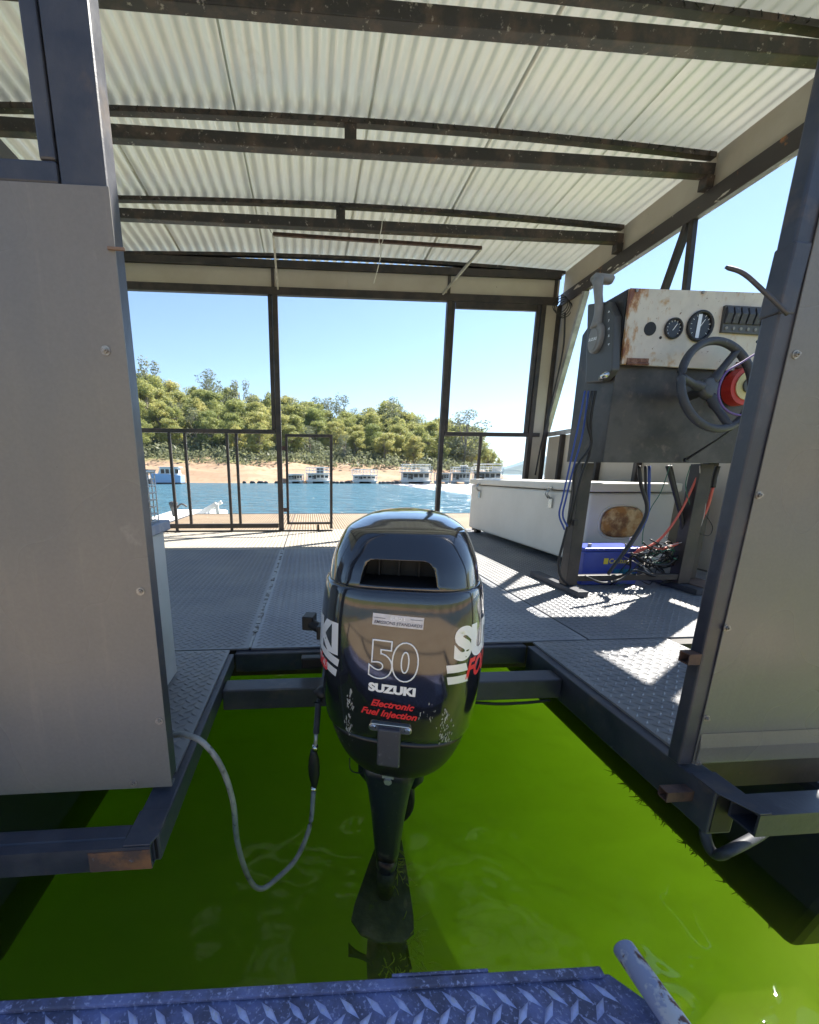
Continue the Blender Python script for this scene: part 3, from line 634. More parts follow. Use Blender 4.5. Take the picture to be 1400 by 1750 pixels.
# small rusted stubs
for c in ((.735, .69, .235), (.715, .655, -.045)):
    b = MB(); t = .0025; x0, x1, y0, y1, z0, z1 = c[0]-.012, c[0]+(.0125 if c[2] > 0 else .044), c[1]-.011, c[1]+.011, c[2]-.011, c[2]+.011
    b.box(x0, x1, y0, y0+t, z0, z1); b.box(x0, x1, y1-t, y1, z0, z1); b.box(x0, x1, y0+t, y1-t, z1-t, z1); b.box(x0, x1, y0+t, y1-t, z0, z0+t)
    P(b.build('rusty_stub', M['rusty'], BT))
bb('seam_blocker', M['black'], .97, 1.03, 1.42, 6.1, -.012, -.0065, 0); bb('seam_blocker', M['black'], -.24, -.17, 1.42, 6.1, -.012, -.0065, 0)  # added below the seams to stop sunlight leaking between plates
bb('seam_blocker', M['black'], .80, 2.44, 1.28, 1.355, -.0110, -.0066, 0)
bb('dark_backing', M['black'], .83, 1.32, .733, .738, -.11, -.008, 0)  # dark sheet added for the gloom below the panel, hides bright water
# pontoons
def pontoon(x0, x1, yn):
    b = MB()
    prof = [(yn+.05, -.56), (6.0, -.56), (6.3, -.30), (6.3, -.125), (yn-.10, -.125), (yn, -.30)]
    b.prism(prof, 'x', x0, x1); return P(b.build('pontoon', M['pontoon'], BT, .02))
pontoon(-1.62, -.74, .74); pontoon(1.17, 1.52, .64)
rw = random.Random(8); g = MB()
for k in range(80):
    y = rw.uniform(.74, 1.35); x = 1.192-rw.random()**2*.008; z = -.556-rw.random()*.008
    pts = [Vector((x, y, z))]; d = Vector((-rw.random(), rw.uniform(-1, 1), -rw.random()*.6))*.005
    for i in range(3): d = d+Vector((rw.uniform(-1, .4), rw.uniform(-1, 1), rw.uniform(-.6, .6)))*.004; pts.append(pts[-1]+d)
    g.tube(pts, [.0022, .0018, .0012, .0008], 4)
P(g.build('weed_fringe', M['rubber'], BT, kind='stuff'))
# left bay: post, panel, window frame
bb('post', M['navy'], -.329, -.268, .690, .728, .008, 2.40, .004)
bb('window_bar', M['navy'], -.352, -.331, .689, .72, .985, 2.40, .003)
bb('window_sill', M['navy'], -1.30, -.331, .689, .72, .958, .9845, .003)
def sheet_panel(x0, x1, y, z0, z1, m, bolts, crease=None, label=None):
    b = MB(); b.box(x0, x1, y, y+.0025, z0+.0, z1)
    b.box(x0, x1, y+.0025, y+.02, z0, z0+.0025)
    o = P(b.build('side_panel', m, BT, .0008, label=label))
    for (bx, bz) in bolts:
        q = MB(); q.disc((bx, y, bz), (0, -1, 0), .0068, .0014, 20); q.disc((bx, y-.0014, bz), (0, -1, 0), .0043, .0034, 6); q.disc((bx, y-.0048, bz), (0, -1, 0), .0022, .0025, 10)
        q.build('bolt', M['bolt'], o)
    return o
Lb = [(onY(x, y, .688).x, onY(x, y, .688).z) for x, y in ((182, 600), (241, 1010), (273, 1231), (229, 1337))]
sheet_panel(-1.3, -.265, .686, .004, .957, M['panel'], Lb)
Rb = [(onY(x, y, .675).x, onY(x, y, .675).z) for x, y in ((1360, 606), (1297, 846), (1242, 1073), (1207, 1227), (1192, 1302))]
pr_ = sheet_panel(.7765, 1.08, .675, .004, 1.2, M['panel_r'], Rb)
b = MB(); b.prism([(.6740, .075), (.6695, .045), (.671, .008), (.674, .006)], 'x', .779, 1.078); P(b.build('panel_kick', M['panel_r'], BT, .001))
bb('post', M['navy'], .748, .80, .6785, .706, .0, 2.40, .004)
P(MB().box(.746, .776, .6765, .708, .83, .93, Matrix.Rotation(R(2), 3, 'Y')).build('post_splice', M['navy'], BT, .003))
# back wall: beams, fascia, posts, rails, gate
YB = BACK
def wallbar(name, x0, x1, z0, z1, d=.045, m='black', **k): return bb(name, M[m], x0, x1, YB, YB+d, z0, z1, .003, **k)
bb('wall_beam', M['black'], -1.66, 2.40, YB-.01, YB+.05, 2.37, 2.43); 
bb('roof_gap_blocker', M['black'], -1.66, 2.40, YB+.052, YB+.058, 2.37, 2.458, 0)  # added to block the line of light between sheets and beam
wallbar('lintel', -1.66, 2.40, 2.158, 2.222)
for x0, x1 in ((-1.66, -.30), (-.30, .3820), (.3824, 1.325), (1.325, 2.40)):
    bb('fascia_board', M['cream'], x0+.0003, x1-.0003, YB+.012, YB+.03, 2.2225, 2.3695, .001)
for x in (-.30, 1.325, 2.36): bb('fascia_strut', M['black'], x-.014, x+.014, YB-.002, YB+.008, 2.2225, 2.3695, .001)
bb('post', M['black'], -.312, -.262, YB-.006, YB+.05, .002, 2.156); bb('window_bar', M['black'], -.352, -.315, YB+.012, YB+.04, .995, 2.156)
bb('post', M['black'], 1.320, 1.362, YB-.006, YB+.05, .002, 2.156); bb('window_bar', M['black'], 1.366, 1.40, YB+.012, YB+.04, .995, 2.156)
bb('window_bar', M['black'], 2.20, 2.235, YB+.006, YB+.04, .995, 2.156); bb('post', M['black'], 2.24, 2.285, YB-.004, YB+.05, .002, 2.156)
wallbar('rail', -1.66, -.316, .955, .993); wallbar('rail', 1.366, 2.36, .955, .993)
wallbar('window_head', 1.404, 2.196, 2.10, 2.155, .03)
wallbar('lower_rail', -1.50, -.316, .035, .078)
for x, z0, z1 in ((-1.335, .002, .953), (-1.19, .08, .953), (-.79, .002, .953), (-.70, .08, .953), (1.75, .002, .953)):
    bb('baluster', M['black'], x-.013, x+.013, YB+.01, YB+.036, z0, z1, .002)
bb('floor_angle', M['black'], -1.60, .24, YB-.03, YB-.005, .002, .016, .001)
gate = P(empty('gate', (0, 0, 0))); gate.parent = BT
g = MB(); g.box(-.228, -.203, YB, YB+.03, .07, .955); g.box(.213, .240, YB, YB+.03, .025, .955); g.box(-.203, .213, YB, YB+.03, .928, .955); g.box(-.203, .213, YB, YB+.03, .07, .092)
g.build('gate_frame', M['black'], gate, .003)
g = MB(); g.tube([(.09, YB+.01, .066), (.09, YB+.01, .012)], .012, 10); g.build('drop_bolt', M['black'], gate)
g = MB(); g.box(-.26, -.222, YB-.012, YB-.008, .80, .84); g.box(-.26, -.222, YB-.012, YB-.008, .20, .24); g.build('gate_hinge', M['rusty'], gate)
bb('cream_infill', M['cream'], 2.287, 2.40, YB+.015, YB+.03, .05, 2.156, .001)
# right side wall (X = 2.447)
XS = 2.447
def sb(name, m, y0, y1, z0, z1, x0=XS, x1=XS+.04, bv=.003): return bb(name, M[m], x0, x1, y0, y1, z0, z1, bv)
for y0, y1 in ((1.45, 2.098), (2.102, 2.79), (2.795, 3.52), (3.525, 4.30)): sb('fascia_board', 'cream', y0, y1, 2.268, 2.452, XS+.01, XS+.03, .001)
sb('side_rail', 'peel', 1.45, 4.31, 2.158, 2.266, XS-.005, XS+.045)
sb('side_sill', 'galvbar', 1.9, 4.36, .96, 1.0)
for y in (1.9, 2.45, 3.0, 3.45, 4.0): sb('wall_stud', 'black', y, y+.035, .0, .958, XS-.012, XS+.03)
for y0, y1 in ((1.935, 3.02), (3.025, 4.30)): sb('side_board', 'cream', y0, y1, .0, .955, XS+.032, XS+.05, .001)
P(MB().bar((XS+.02, 3.95, 2.16), (XS+.02, 4.33, 1.0), .04, .05, (1, 0, 0)).build('raked_post', M['galvbar'], BT, .003))
P(MB().prism([(4.30, .99), (4.36, .99), (4.30, 2.158), (3.99, 2.158)], 'x', XS+.01, XS+.025).build('raked_board', M['cream'], BT))
P(MB().bar((XS+.02, 2.94, 2.16), (XS+.02, 3.31, 1.0), .035, .045, (1, 0, 0)).build('raked_post', M['black'], BT, .003))
P(MB().bar((XS+.02, 2.90, 2.16), (XS+.02, 2.80, 1.0), .035, .035, (1, 0, 0)).build('raked_post', M['black'], BT, .003))
bb('post', M['black'], XS-.01, XS+.045, 1.90, 1.955, 1.0, 2.156)
bb('corner_post', M['black'], 2.402, 2.44, YB-.005, YB+.04, .002, 2.156)
# roof: cambered corrugated sheets with purlin pairs
def camber(x): return 2.455 + .045*(1-((x-.35)/2.1)**2)
RY0, RY1 = 1.42, 4.40
edges = [-2.5, -1.10, -.37, .36, 1.09, 1.82, 2.445]
for k in range(6):
    x0, x1 = edges[k]-.007, edges[k+1]+(.007 if k < 5 else .03); lift = .0025*(k % 2)
    xs = np.arange(x0, x1+.001, .0076); ys = np.linspace(RY0, RY1, 14); V = []
    for y in ys:
        for x in xs:
            V.append((x, y, camber(x)+.0098*math.cos(2*PI*x/.0762)+lift+.003+.0012*math.sin(y*3+k*2+x*5)))
    nx = len(xs); Fc = [(j*nx+i, j*nx+i+1, (j+1)*nx+i+1, (j+1)*nx+i) for j in range(len(ys)-1) for i in range(nx-1)]
    o = join_arrays('roof_sheet', V, Fc, M['galv'], BT); P(o)
    o.data.polygons.foreach_set('use_smooth', [True]*len(Fc))
    so_ = o.modifiers.new('t', 'SOLIDIFY'); so_.thickness = .0009
def purlin(y, zlo=2.325, x1=2.44):
    g = MB(); n = 14
    for i in range(n):
        a, c = -1.70+(x1+1.70)*i/n, -1.70+(x1+1.70)*(i+1)/n
        za, zc = camber(a)-.034, camber(c)-.034
        g.add([(a, y, za), (c, y, zc), (c, y+.04, zc), (a, y+.04, za), (a, y, za+.026), (c, y, zc+.026), (c, y+.04, zc+.026), (a, y+.04, za+.026)],
              [(0, 1, 2, 3), (4, 7, 6, 5), (0, 4, 5, 1), (3, 2, 6, 7), (0, 3, 7, 4), (1, 5, 6, 2)])
    P(g.build('purlin_top', M['purlin'], BT))
    bb('purlin', M['purlin'], -1.70, x1, y-.01, y+.045, zlo, zlo+.062)
    bb('purlin_spacer', M['purlin'], .225, .29, y+.002, y+.038, zlo+.0625, camber(.25)-.0345, .001)
    bb('purlin_cleat', M['purlin'], x1-.045, x1+.004, y-.012, y+.047, zlo-.06, zlo-.001, .002)
    q = MB()
    for k in range(54):           # ragged tar and wire ends where the sheets meet the purlin
        x = -1.66+k*.0762+random.uniform(-.02, .02)
        if x > 2.4: break
        q.tube([(x, y+random.uniform(-.006, .0), camber(x)-.01), (x+random.uniform(-.01, .01), y-.012, camber(x)-.02-random.uniform(0, .012)), (x+random.uniform(-.02, .02), y-.004, camber(x)-.03)], .0024, 5)
    P(q.build('fixing_wires', M['rubber'], BT, kind='stuff'))
purlin(2.08); purlin(2.78); purlin(3.52); purlin(1.45)
g = MB(); n = 14
for i in range(n):
    a, c = -1.70+4.14*i/n, -1.70+4.14*(i+1)/n; za, zc = camber(a)-.034, camber(c)-.034; y = YB+.005
    g.add([(a, y, za), (c, y, zc), (c, y+.04, zc), (a, y+.04, za), (a, y, za+.026), (c, y, zc+.026), (c, y+.04, zc+.026), (a, y+.04, za+.026)],
          [(0, 1, 2, 3), (4, 7, 6, 5), (0, 4, 5, 1), (3, 2, 6, 7), (0, 3, 7, 4), (1, 5, 6, 2)])
P(g.build('purlin_top', M['purlin'], BT))
bb('roof_tie', M['navy'], -1.74, -1.70, 1.45, 4.3, 2.30, 2.40)
for y in (.75, 1.9, 3.0, 4.25): bb('post', M['black'], -1.71, -1.67, y, y+.04, .002, 2.30)
bb('roof_bearer', M['navy'], -1.70, 2.44, .70, .75, 2.405, 2.45)
bb('roof_bearer', M['navy'], -.335, -.265, .755, 1.45, 2.40, 2.44)
bb('roof_bearer', M['navy'], 2.445, 2.49, .70, 1.45, 2.40, 2.44)
# kinked rod fixed to the right post, twig on the left post, small fixings
g = MB(); g.tube(spline([onY(1240, 456, .70), onY(1272, 468, .69), onY(1310, 502, .676), onY(1347, 537, .668)], 5), [.0020]+[.0032]*15, 8); P(g.build('bent_rod', M['rubber_w'], BT))
g = MB(); g.bar(onY(184, 424, .684), onY(213, 426, .684), .0035, .0035); P(g.build('split_pin', M['wood'], BT))
g = MB(); g.tube(spline([onZ(1200, 1380, -.10)+Vector((.02, .02, .02)), onY(1205, 1425, .66), onY(1222, 1460, .64), onY(1250, 1452, .62), onY(1300, 1425, .66), onY(1330, 1400, .75)], 6), .0105, 12); P(g.build('drain_hose', M['rubber_w'], BT))
g = MB(); g.tube(spline([onY(1395, 1295, .80), onY(1378, 1330, .80), onY(1360, 1360, .78), onY(1340, 1390, .80)], 4), .010, 10); P(g.build('drain_hose', M['rubber'], BT))

# ------------------------------------------------------------------ hanging frame and cord under the roof
hf = empty('hinged_window_frame', onY(467, 398, 3.62), label='rusty bar frame hinged open under the roof above the middle window', cat='frame')
hl = hf.location.copy()
def rel(v, o=hl): return Vector(v)-o
A0, A1, B0, B1 = Vector((-.245, 3.62, 2.335)), Vector((1.345, 3.62, 2.335)), Vector((-.245, 4.255, 2.175)), Vector((1.305, 4.255, 2.175))
A0 = onY(467, 400, 3.62); A1 = onY(823, 424, 3.62); B0 = onY(475, 493, 4.245); B1 = onY(757, 502, 4.245)
MB().bar(rel(A0), rel(A1), .022, .022).build('front_bar', M['rusty'], hf, .002)
MB().bar(rel(A0), rel(B0), .016, .022).build('side_bar', M['galvbar'], hf, .002); MB().bar(rel(A1), rel(B1), .016, .022).build('side_bar', M['galvbar'], hf, .002)
g = MB(); g.tube(spline([rel(onY(458, 362, 3.55)), rel(onY(459, 385, 3.58)), rel(onY(464, 398, 3.61))], 3), .0022, 6); g.build('tie_wire', M['rusty'], hf)
cord = MB(); z0_ = onY(655, 372, 3.50)
cord.tube(spline([onY(654, 371, 3.50), onY(652, 390, 3.5), onY(648, 410, 3.56), onY(650, 418, 3.6), onY(655, 408, 3.6), onY(658, 374, 3.5)], 5), .0028, 6)
cord.tube(spline([onY(651, 418, 3.6), onY(651, 435, 3.6), onY(646, 458, 3.6), onY(639, 484, 3.6)], 5), .0035, 6)
cord.build('hanging_cord', M['wirewhite'], label='pale cord looped over the purlin and dangling beneath the hinged frame', cat='cord')
g = MB()
for k in range(4):
    c = onY(958+k*2, 520, 4.1); pts = [c+Vector((.07*math.cos(t)+.01*k, .01*k-.02*math.sin(t), .065*math.sin(t)-.01*k)) for t in [2*PI*i/16 for i in range(17)]]; g.tube(pts, .004, 6)
g.tube(spline([onY(966, 535, 4.1), onY(962, 600, 4.12), onY(942, 690, 4.15), onY(925, 760, 4.15), onY(915, 812, 4.15)], 5), .008, 6)
g.build('coiled_cable', M['rubber'], label='coil of thin cable hung in the far right corner under the roof', cat='cable')

# ------------------------------------------------------------------ icebox
ib = empty('icebox', (1.95, 3.26, 0), label='long white chest icebox with metal latches beside the helm', cat='icebox')
MB().box(-.30, .25, -.91, .92, .045, .475).build('chest', M['ice'], ib, .02, 3)
MB().box(-.315, .262, -.925, .935, .482, .535).build('lid', M['ice'], ib, .012, 3)
for x in (-.24, .2):
    for y in (-.82, .82): MB().box(x-.025, x+.025, y-.03, y+.03, .002, .044).build('foot', M['rubber'], ib)
for px_, py_ in ((822, 822), (946, 822)):
    p = onX(px_, py_, 1.645); y = p.y-3.26
    g = MB(); g.box(-.325, -.316, y-.022, y+.022, .478, .50); g.tube([(-.328, y-.012, .49), (-.345, y-.012, .45), (-.322, y-.012, .425)], .005, 8); g.tube([(-.328, y+.012, .49), (-.345, y+.012, .45), (-.322, y+.012, .425)], .005, 8)
    g.box(-.312, -.302, y-.02, y+.02, .36, .42); g.tube([(-.318, y-.015, .425), (-.318, y+.015, .425)], .007, 8)
    g.build('latch', M['steel'], ib)
g = MB(); pts = []
for i in range(33):
    t = 2*PI*i/32; pts.append(Vector((-.083+.140*math.copysign(abs(math.cos(t))**.75, math.cos(t)), -.913, .305+.100*math.copysign(abs(math.sin(t))**.75, math.sin(t)))))
g.tube(pts[:-1]+[pts[0]], .006, 8); g.build('hatch_rim', M['ice'], ib)
MB().prism([((p.x+.083)*.92-.083, (p.z-.305)*.92+.305) for p in pts[:-1]], 'y', -.930, -.908).build('rusted_hatch', M['stain'], ib, .014, 4)

# ------------------------------------------------------------------ helm console
hc = empty('helm_console', (1.65, 1.95, 0), label='black steel helm console with rusty white instrument panel and steering wheel', cat='helm console')
HL = hc.location.copy()
def hrel(v): return Vector(v)-HL
g = MB(); t = .004
g.box(1.338, 2.14, 1.852, 1.852+t, .635, 1.335); g.box(1.3425, 2.1355, 1.8565, 2.0, 1.331, 1.335)
g.prism([(2.0, 1.335), (2.128, 1.24), (2.128, 1.235), (2.0, 1.330)], 'x', 1.3425, 2.1355)
for x in (1.338, 2.136): g.prism([(1.8565, .635), (2.125, .645), (2.128, 1.24), (2.0, 1.335), (1.8565, 1.335)], 'x', x, x+t)
g.v = [tuple(Vector(v)-HL) for v in g.v]; g.build('console_box', M['console'], hc, .0012)
def hb(name, m, x0, x1, y0, y1, z0, z1, bv=.002, **k):
    return MB().box(x0-HL.x, x1-HL.x, y0-HL.y, y1-HL.y, z0, z1).build(name, M[m], hc, bv, **k)
dp = [onY(1078, 492, 1.83), onY(1327, 501, 1.83), onY(1306, 636, 1.83), onY(1063, 622, 1.83)]
dash = MB(); n_ = [tuple(hrel(v)) for v in dp]+[tuple(hrel(v)+Vector((0, .012, 0))) for v in dp]
dash.add(n_, [(0, 3, 2, 1), (4, 5, 6, 7), (0, 1, 5, 4), (1, 2, 6, 5), (2, 3, 7, 6), (3, 0, 4, 7)])
dash = dash.build('instrument_panel', M['dash'], hc, .0015)
YD = 1.83
def dpt(x, y, dy=0.): return hrel(onY(x, y, YD))+Vector((0, -dy, 0))
g = MB(); g.disc(dpt(1111, 562, -.001), (0, -1, 0), .0265, .003, 24); g.build('gauge_hole', M['void'], dash)
for (x, y, r_px) in ((1150, 562, 14), (1195, 558, 20.5)):
    r0 = r_px*.00262
    g = MB(); c = dpt(x, y)
    ring = [c+Vector((r0*math.cos(t), -.006, r0*math.sin(t)*1.02)) for t in [2*PI*i/28 for i in range(29)]]
    g.tube(ring, r0*.13, 8, cap=False); g.build('gauge_bezel', M['rubber'], dash)
    g = MB(); g.disc(c+Vector((0, .0, 0)), (0, -1, 0), r0*.95, .004, 28); go = g.build('gauge_face', M['gauge'], dash)
    g = MB()
    for k in range(11):
        t = R(-40+26*k); a_ = c+Vector((r0*.72*math.cos(t), -.0048, r0*.72*math.sin(t))); b_ = c+Vector((r0*.88*math.cos(t), -.0048, r0*.88*math.sin(t))); g.bar(a_, b_, .0018, .0006, (0, 1, 0))
    g.bar(c+Vector((-r0*.1, -.0052, -r0*.2)), c+Vector((r0*.35, -.0052, r0*.5)), .0025, .0006, (0, 1, 0))
    g.build('gauge_marks', M['decal_w'], dash)
    if r_px > 15: g = MB(); g.box(c.x-r0*.28, c.x+r0*.02, c.y-.0062, c.y-.0056, c.z-r0*.85, c.z+r0*.85); g.build('gauge_sticker', M['decal_s'], dash)
sp_ = [dpt(1236, 523), dpt(1309, 527), dpt(1303, 574), dpt(1229, 569)]
g = MB(); vs = [v+Vector((0, -.012, 0)) for v in sp_]+[v+Vector((0, -.0005, 0)) for v in sp_]
g.add(vs, [(0, 3, 2, 1), (4, 5, 6, 7), (0, 1, 5, 4), (1, 2, 6, 5), (2, 3, 7, 6), (3, 0, 4, 7)]); swp = g.build('switch_panel', M['grey_dk'], dash, .001)
for k in range(6):
    u = (k+.5)/6
    t0 = sp_[0].lerp(sp_[1], u); b0 = sp_[3].lerp(sp_[2], u); c = t0.lerp(b0, .36)
    g = MB(); g.prism([(c.y-.012, c.z-.032), (c.y-.012, c.z+.032), (c.y-.016, c.z+.032), (c.y-.026, c.z+.004), (c.y-.018, c.z-.032)], 'x', c.x-.0125, c.x+.0125); g.build('rocker_switch', M['rubber_w'], dash, .001)
    c = t0.lerp(b0, .84); g = MB(); g.disc(c+Vector((0, -.012, 0)), (0, -1, 0), .0062, .003, 12); g.build('breaker_button', M['grey_pl'], dash)
for x0, x1, y in ((1072, 1107, 620), (1258, 1292, 627)):
    a_, b_ = dpt(x0, y-8), dpt(x1, y+1); g = MB(); g.box(a_.x, b_.x, a_.y-.004, a_.y-.0005, b_.z, a_.z); g.tube([(a_.x, a_.y-.004, b_.z-.004), (b_.x, a_.y-.004, b_.z-.004)], .006, 8)
    for u in (.2, .5, .8): g.disc((a_.x+(b_.x-a_.x)*u, a_.y-.004, a_.z-.008), (0, -1, 0), .004, .002, 8)
    g.build('rusty_hinge', M['hinge'], hc)
for x, y in ((1088, 496), (1201, 499)):
    g = MB(); g.disc(dpt(x, y+1), (0, -1, 0), .006, .006, 6); g.build('bolt', M['bolt'], dash)
for x, y in ((1129, 577), (1294, 584)):
    g = MB(); g.disc(dpt(x, y, 0), (0, -1, 0), .006, .0012, 10); g.build('screw_hole', M['void'], dash)
# wheel
wc = onY(1226, 658, 1.70); RW = .178
wrot = Euler((R(90-12), 0, R(6))).to_matrix()
wh = empty('steering_wheel', hrel(wc)); wh.parent = hc
g = MB(); g.tube([wrot @ Vector((RW*math.cos(t), RW*math.sin(t), 0)) for t in [2*PI*i/48 for i in range(49)]], .0155, 12, cap=False); g.build('rim', M['rubber_w'], wh)
for a_ in (55, 172, 290):
    g = MB(); d = Vector((math.cos(R(a_)), math.sin(R(a_)), 0)); pts = spline([d*.03+Vector((0, 0, -.035)), d*.09+Vector((0, 0, -.025)), d*RW], 4)
    g.tube([wrot @ p for p in pts], [.019]*4+[.014]*4+[.016], 8); g.build('spoke', M['rubber_w'], wh)
g = MB(); g.tube([wrot @ Vector((0, 0, z)) for z in (-.12, -.045, -.045, -.022, -.018)], [.02, .02, .045, .042, .032], 24); g.build('hub', M['grey_dk'], wh)
# red dial with cream ring
c = onY(1268, 660, 1.80); rd = empty('red_dial', hrel(c)); rd.parent = hc
for nm, m_, r0, y0, h0 in (('dial_body', 'red', .078, .03, .045), ('dial_ring', 'creamring', .058, -.016, .004), ('dial_core', 'grey_dk', .030, -.021, .006)):
    g = MB(); g.disc((.012, y0, 0), (0, -1, 0), r0, h0, 30); g.build(nm, M[m_], rd)
# dangling lanyard wires round the wheel
g = MB(); g.tube(spline([onY(x, y, 1.66) for x, y in ((1302, 598), (1270, 618), (1240, 638), (1228, 670), (1236, 695), (1256, 708), (1277, 706), (1287, 680), (1300, 620))], 6), .0042, 6); g.v = [tuple(Vector(v)-HL) for v in g.v]; g.build('lanyard', M['purple'], hc)
g = MB(); g.tube([hrel(onY(1170, 787, 1.83)), hrel(onY(1225, 752, 1.78)), hrel(onY(1290, 706, 1.6))], [.006, .004, .004], 8); g.disc(hrel(onY(1171, 786, 1.835)), (0, -1, 0), .010, .012, 10); g.build('prop_rod', M['rubber'], hc)
# throttle control on the console's side
XT = 1.30
tc_ = empty('throttle_control', (0, 0, 0)); tc_.parent = hc
g = MB(); q = [onX(x, y, XT) for x, y in ((1005, 520), (1040, 520), (1052, 560), (1047, 640), (1030, 652), (1000, 655))]
g.prism([(p.y-HL.y, p.z) for p in [onX(1000, 655, XT), onX(1030, 652, XT), onX(1046, 632, XT), onX(1050, 540, XT), onX(1038, 515, XT), onX(1004, 520, XT)]], 'x', XT-HL.x, 1.337-HL.x)
g.build('control_box', M['grey_dk'], tc_, .006)
kc = onX(1015, 578, XT-.02)
g = MB(); pts = [hrel(kc)+Vector((0, .043*math.cos(t), .062*math.sin(t))) for t in [2*PI*i/28 for i in range(28)]]
vs = pts+[p+Vector((.035, 0, 0)) for p in pts]; n = 28
g.add(vs, [tuple(range(n)), tuple(range(2*n-1, n-1, -1))]+[(i, i+n, (i+1) % n+n, (i+1) % n) for i in range(n)]); g.build('pivot_boss', M['grey_pl'], tc_, .006, 3)
g = MB(); pts = [hrel(kc)+Vector((-.003, .031*math.cos(t)+.004, .046*math.sin(t)-.006)) for t in [2*PI*i/28 for i in range(28)]]
vs = pts+[p+Vector((.004, 0, 0)) for p in pts]; g.add(vs, [tuple(range(n)), tuple(range(2*n-1, n-1, -1))]+[(i, i+n, (i+1) % n+n, (i+1) % n) for i in range(n)]); g.build('boss_cap', M['grey_pl'], tc_, .001)
g = MB(); g.tube(spline([hrel(onX(1020, 560, XT-.005)), hrel(onX(1024, 530, XT-.01)), hrel(onX(1023, 505, XT-.02)), hrel(onX(1022, 476, XT-.025))], 4), [.028, .024, .021, .019, .018, .0175, .017, .017, .017, .018, .019, .020, .021], 14)
g.build('lever', M['grey_pl'], tc_)
g = MB(); g.tube([hrel(onX(1014, 477, XT-.025)), hrel(onX(1016, 476, XT-.025)), hrel(onX(1044, 478, XT+.05)), hrel(onX(1048, 479, XT+.06))], [.014, .022, .020, .014], 14); g.build('grip', M['grey_pl'], tc_)
g = MB(); g.tube([hrel(onX(1028, 645, XT-.005)), hrel(onX(1036, 640, XT-.02))], .013, 12); g.build('kill_switch', M['steel'], tc_)

# text helper: decals follow the surface they sit on
def text_mesh(txt, size, m, bold=0., shear=0., outline=0., sx=1.):
    c = bpy.data.curves.new('t', 'FONT'); c.body = txt; c.size = size; c.align_x = 'CENTER'; c.align_y = 'CENTER'; c.offset = bold; c.shear = shear; c.resolution_u = 6
    if outline: c.fill_mode = 'NONE'; c.bevel_depth = outline; c.bevel_resolution = 1
    o = bpy.data.objects.new('t', c); S.collection.objects.link(o)
    dg = bpy.context.evaluated_depsgraph_get(); me = bpy.data.meshes.new_from_object(o.evaluated_get(dg)); bpy.data.objects.remove(o)
    bm = bmesh.new(); bm.from_mesh(me); bmesh.ops.triangulate(bm, faces=bm.faces)
    for v in bm.verts: v.co.x *= sx
    if not outline:
        for _ in range(3):
            es = [e_ for e_ in bm.edges if e_.calc_length() > size*.22]
            if es: bmesh.ops.subdivide_edges(bm, edges=es, cuts=1); bmesh.ops.triangulate(bm, faces=bm.faces)
    bm.to_mesh(me); bm.free(); me.materials.clear(); me.materials.append(m); return me
def flat_text(name, txt, size, m, parent, origin, right, up, **k):
    me = text_mesh(txt, size, m, **k); right = Vector(right).normalized(); up = Vector(up).normalized(); O = Vector(origin)
    for v in me.vertices: v.co = O + right*v.co.x + up*v.co.y
    o = bpy.data.objects.new(name, me); S.collection.objects.link(o); o.parent = parent; return o
flat_text('lettering', 'SUZUKI', .016, M['decal_w'], tc_, hrel(kc)+Vector((-.0036, .002, -.004)), (0, -1, -.12), (0, -.12, 1), bold=.0006)
for ch, yy in (('F', 548), ('N', 562), ('R', 574)):
    c = hrel(onX(1041, yy, XT)); flat_text('lettering', ch, .013, M['decal_w'], tc_, c+Vector((-.001, 0, 0)), (0, -1, 0), (0, 0, 1), bold=.0006)
for yy, s_ in ((534, 1), (587, -1)):
    c = hrel(onX(1041, yy, XT)); g = MB(); g.prism([(c.y-.006, c.z), (c.y+.006, c.z), (c.y, c.z+.008*s_)], 'x', c.x-.0012, c.x-.0005); g.build('lettering', M['decal_w'], tc_)
# legs and skids
hb('leg', 'black', 1.292, 1.352, 1.93, 1.99, .033, .634); hb('leg', 'black', 1.90, 1.965, 1.93, 1.99, .033, .634)
hb('crossbar', 'black', 1.353, 1.899, 1.935, 1.965, .052, .082)
for x in (1.285, 1.90): hb('skid', 'rubber_w', x, x+.055, 1.82, 2.26, .003, .031)
hb('leg', 'black', 2.03, 2.085, 2.02, 2.07, .033, .64); hb('base_block', 'wood', 1.97, 2.12, 1.86, 2.12, .003, .032)
# cables under the console: sight-line traces laid at about the depth of the legs
def cable(px_pts, r, m, Ys, name='cable', n=6):
    g = MB(); k = len(px_pts)
    pts = [hrel(onY(x, y, Ys[0]+(Ys[1]-Ys[0])*i/(k-1))) for i, (x, y) in enumerate(px_pts)]
    for p in pts: p.z = max(p.z, r+.003)
    g.tube(spline(pts, n), r, 8); g.build(name, M[m], hc)
cable([(1092, 796), (1096, 830), (1106, 870), (1092, 905), (1062, 950), (1040, 980)], .0085, 'rubber', (1.95, 1.90))
cable([(1103, 796), (1104, 840), (1106, 872), (1088, 915), (1052, 965), (1040, 982)], .0065, 'rubber', (1.96, 1.91))
cable([(1110, 796), (1109, 850), (1104, 888), (1070, 945)], .0065, 'bluecable', (1.97, 1.93))
cable([(1141, 796), (1153, 840), (1166, 890), (1168, 930), (1158, 965), (1150, 985)], .010, 'rubber', (1.96, 1.98))
cable([(1146, 796), (1158, 850), (1168, 900), (1165, 940), (1166, 975)], .008, 'rubber', (1.97, 2.0))
cable([(1120, 985), (1085, 975), (1060, 990), (1030, 996), (1000, 985)], .006, 'rubber', (1.93, 1.90))
cable([(1098, 940), (1120, 930), (1145, 950), (1155, 985), (1130, 998)], .0075, 'rubber', (1.99, 1.97))
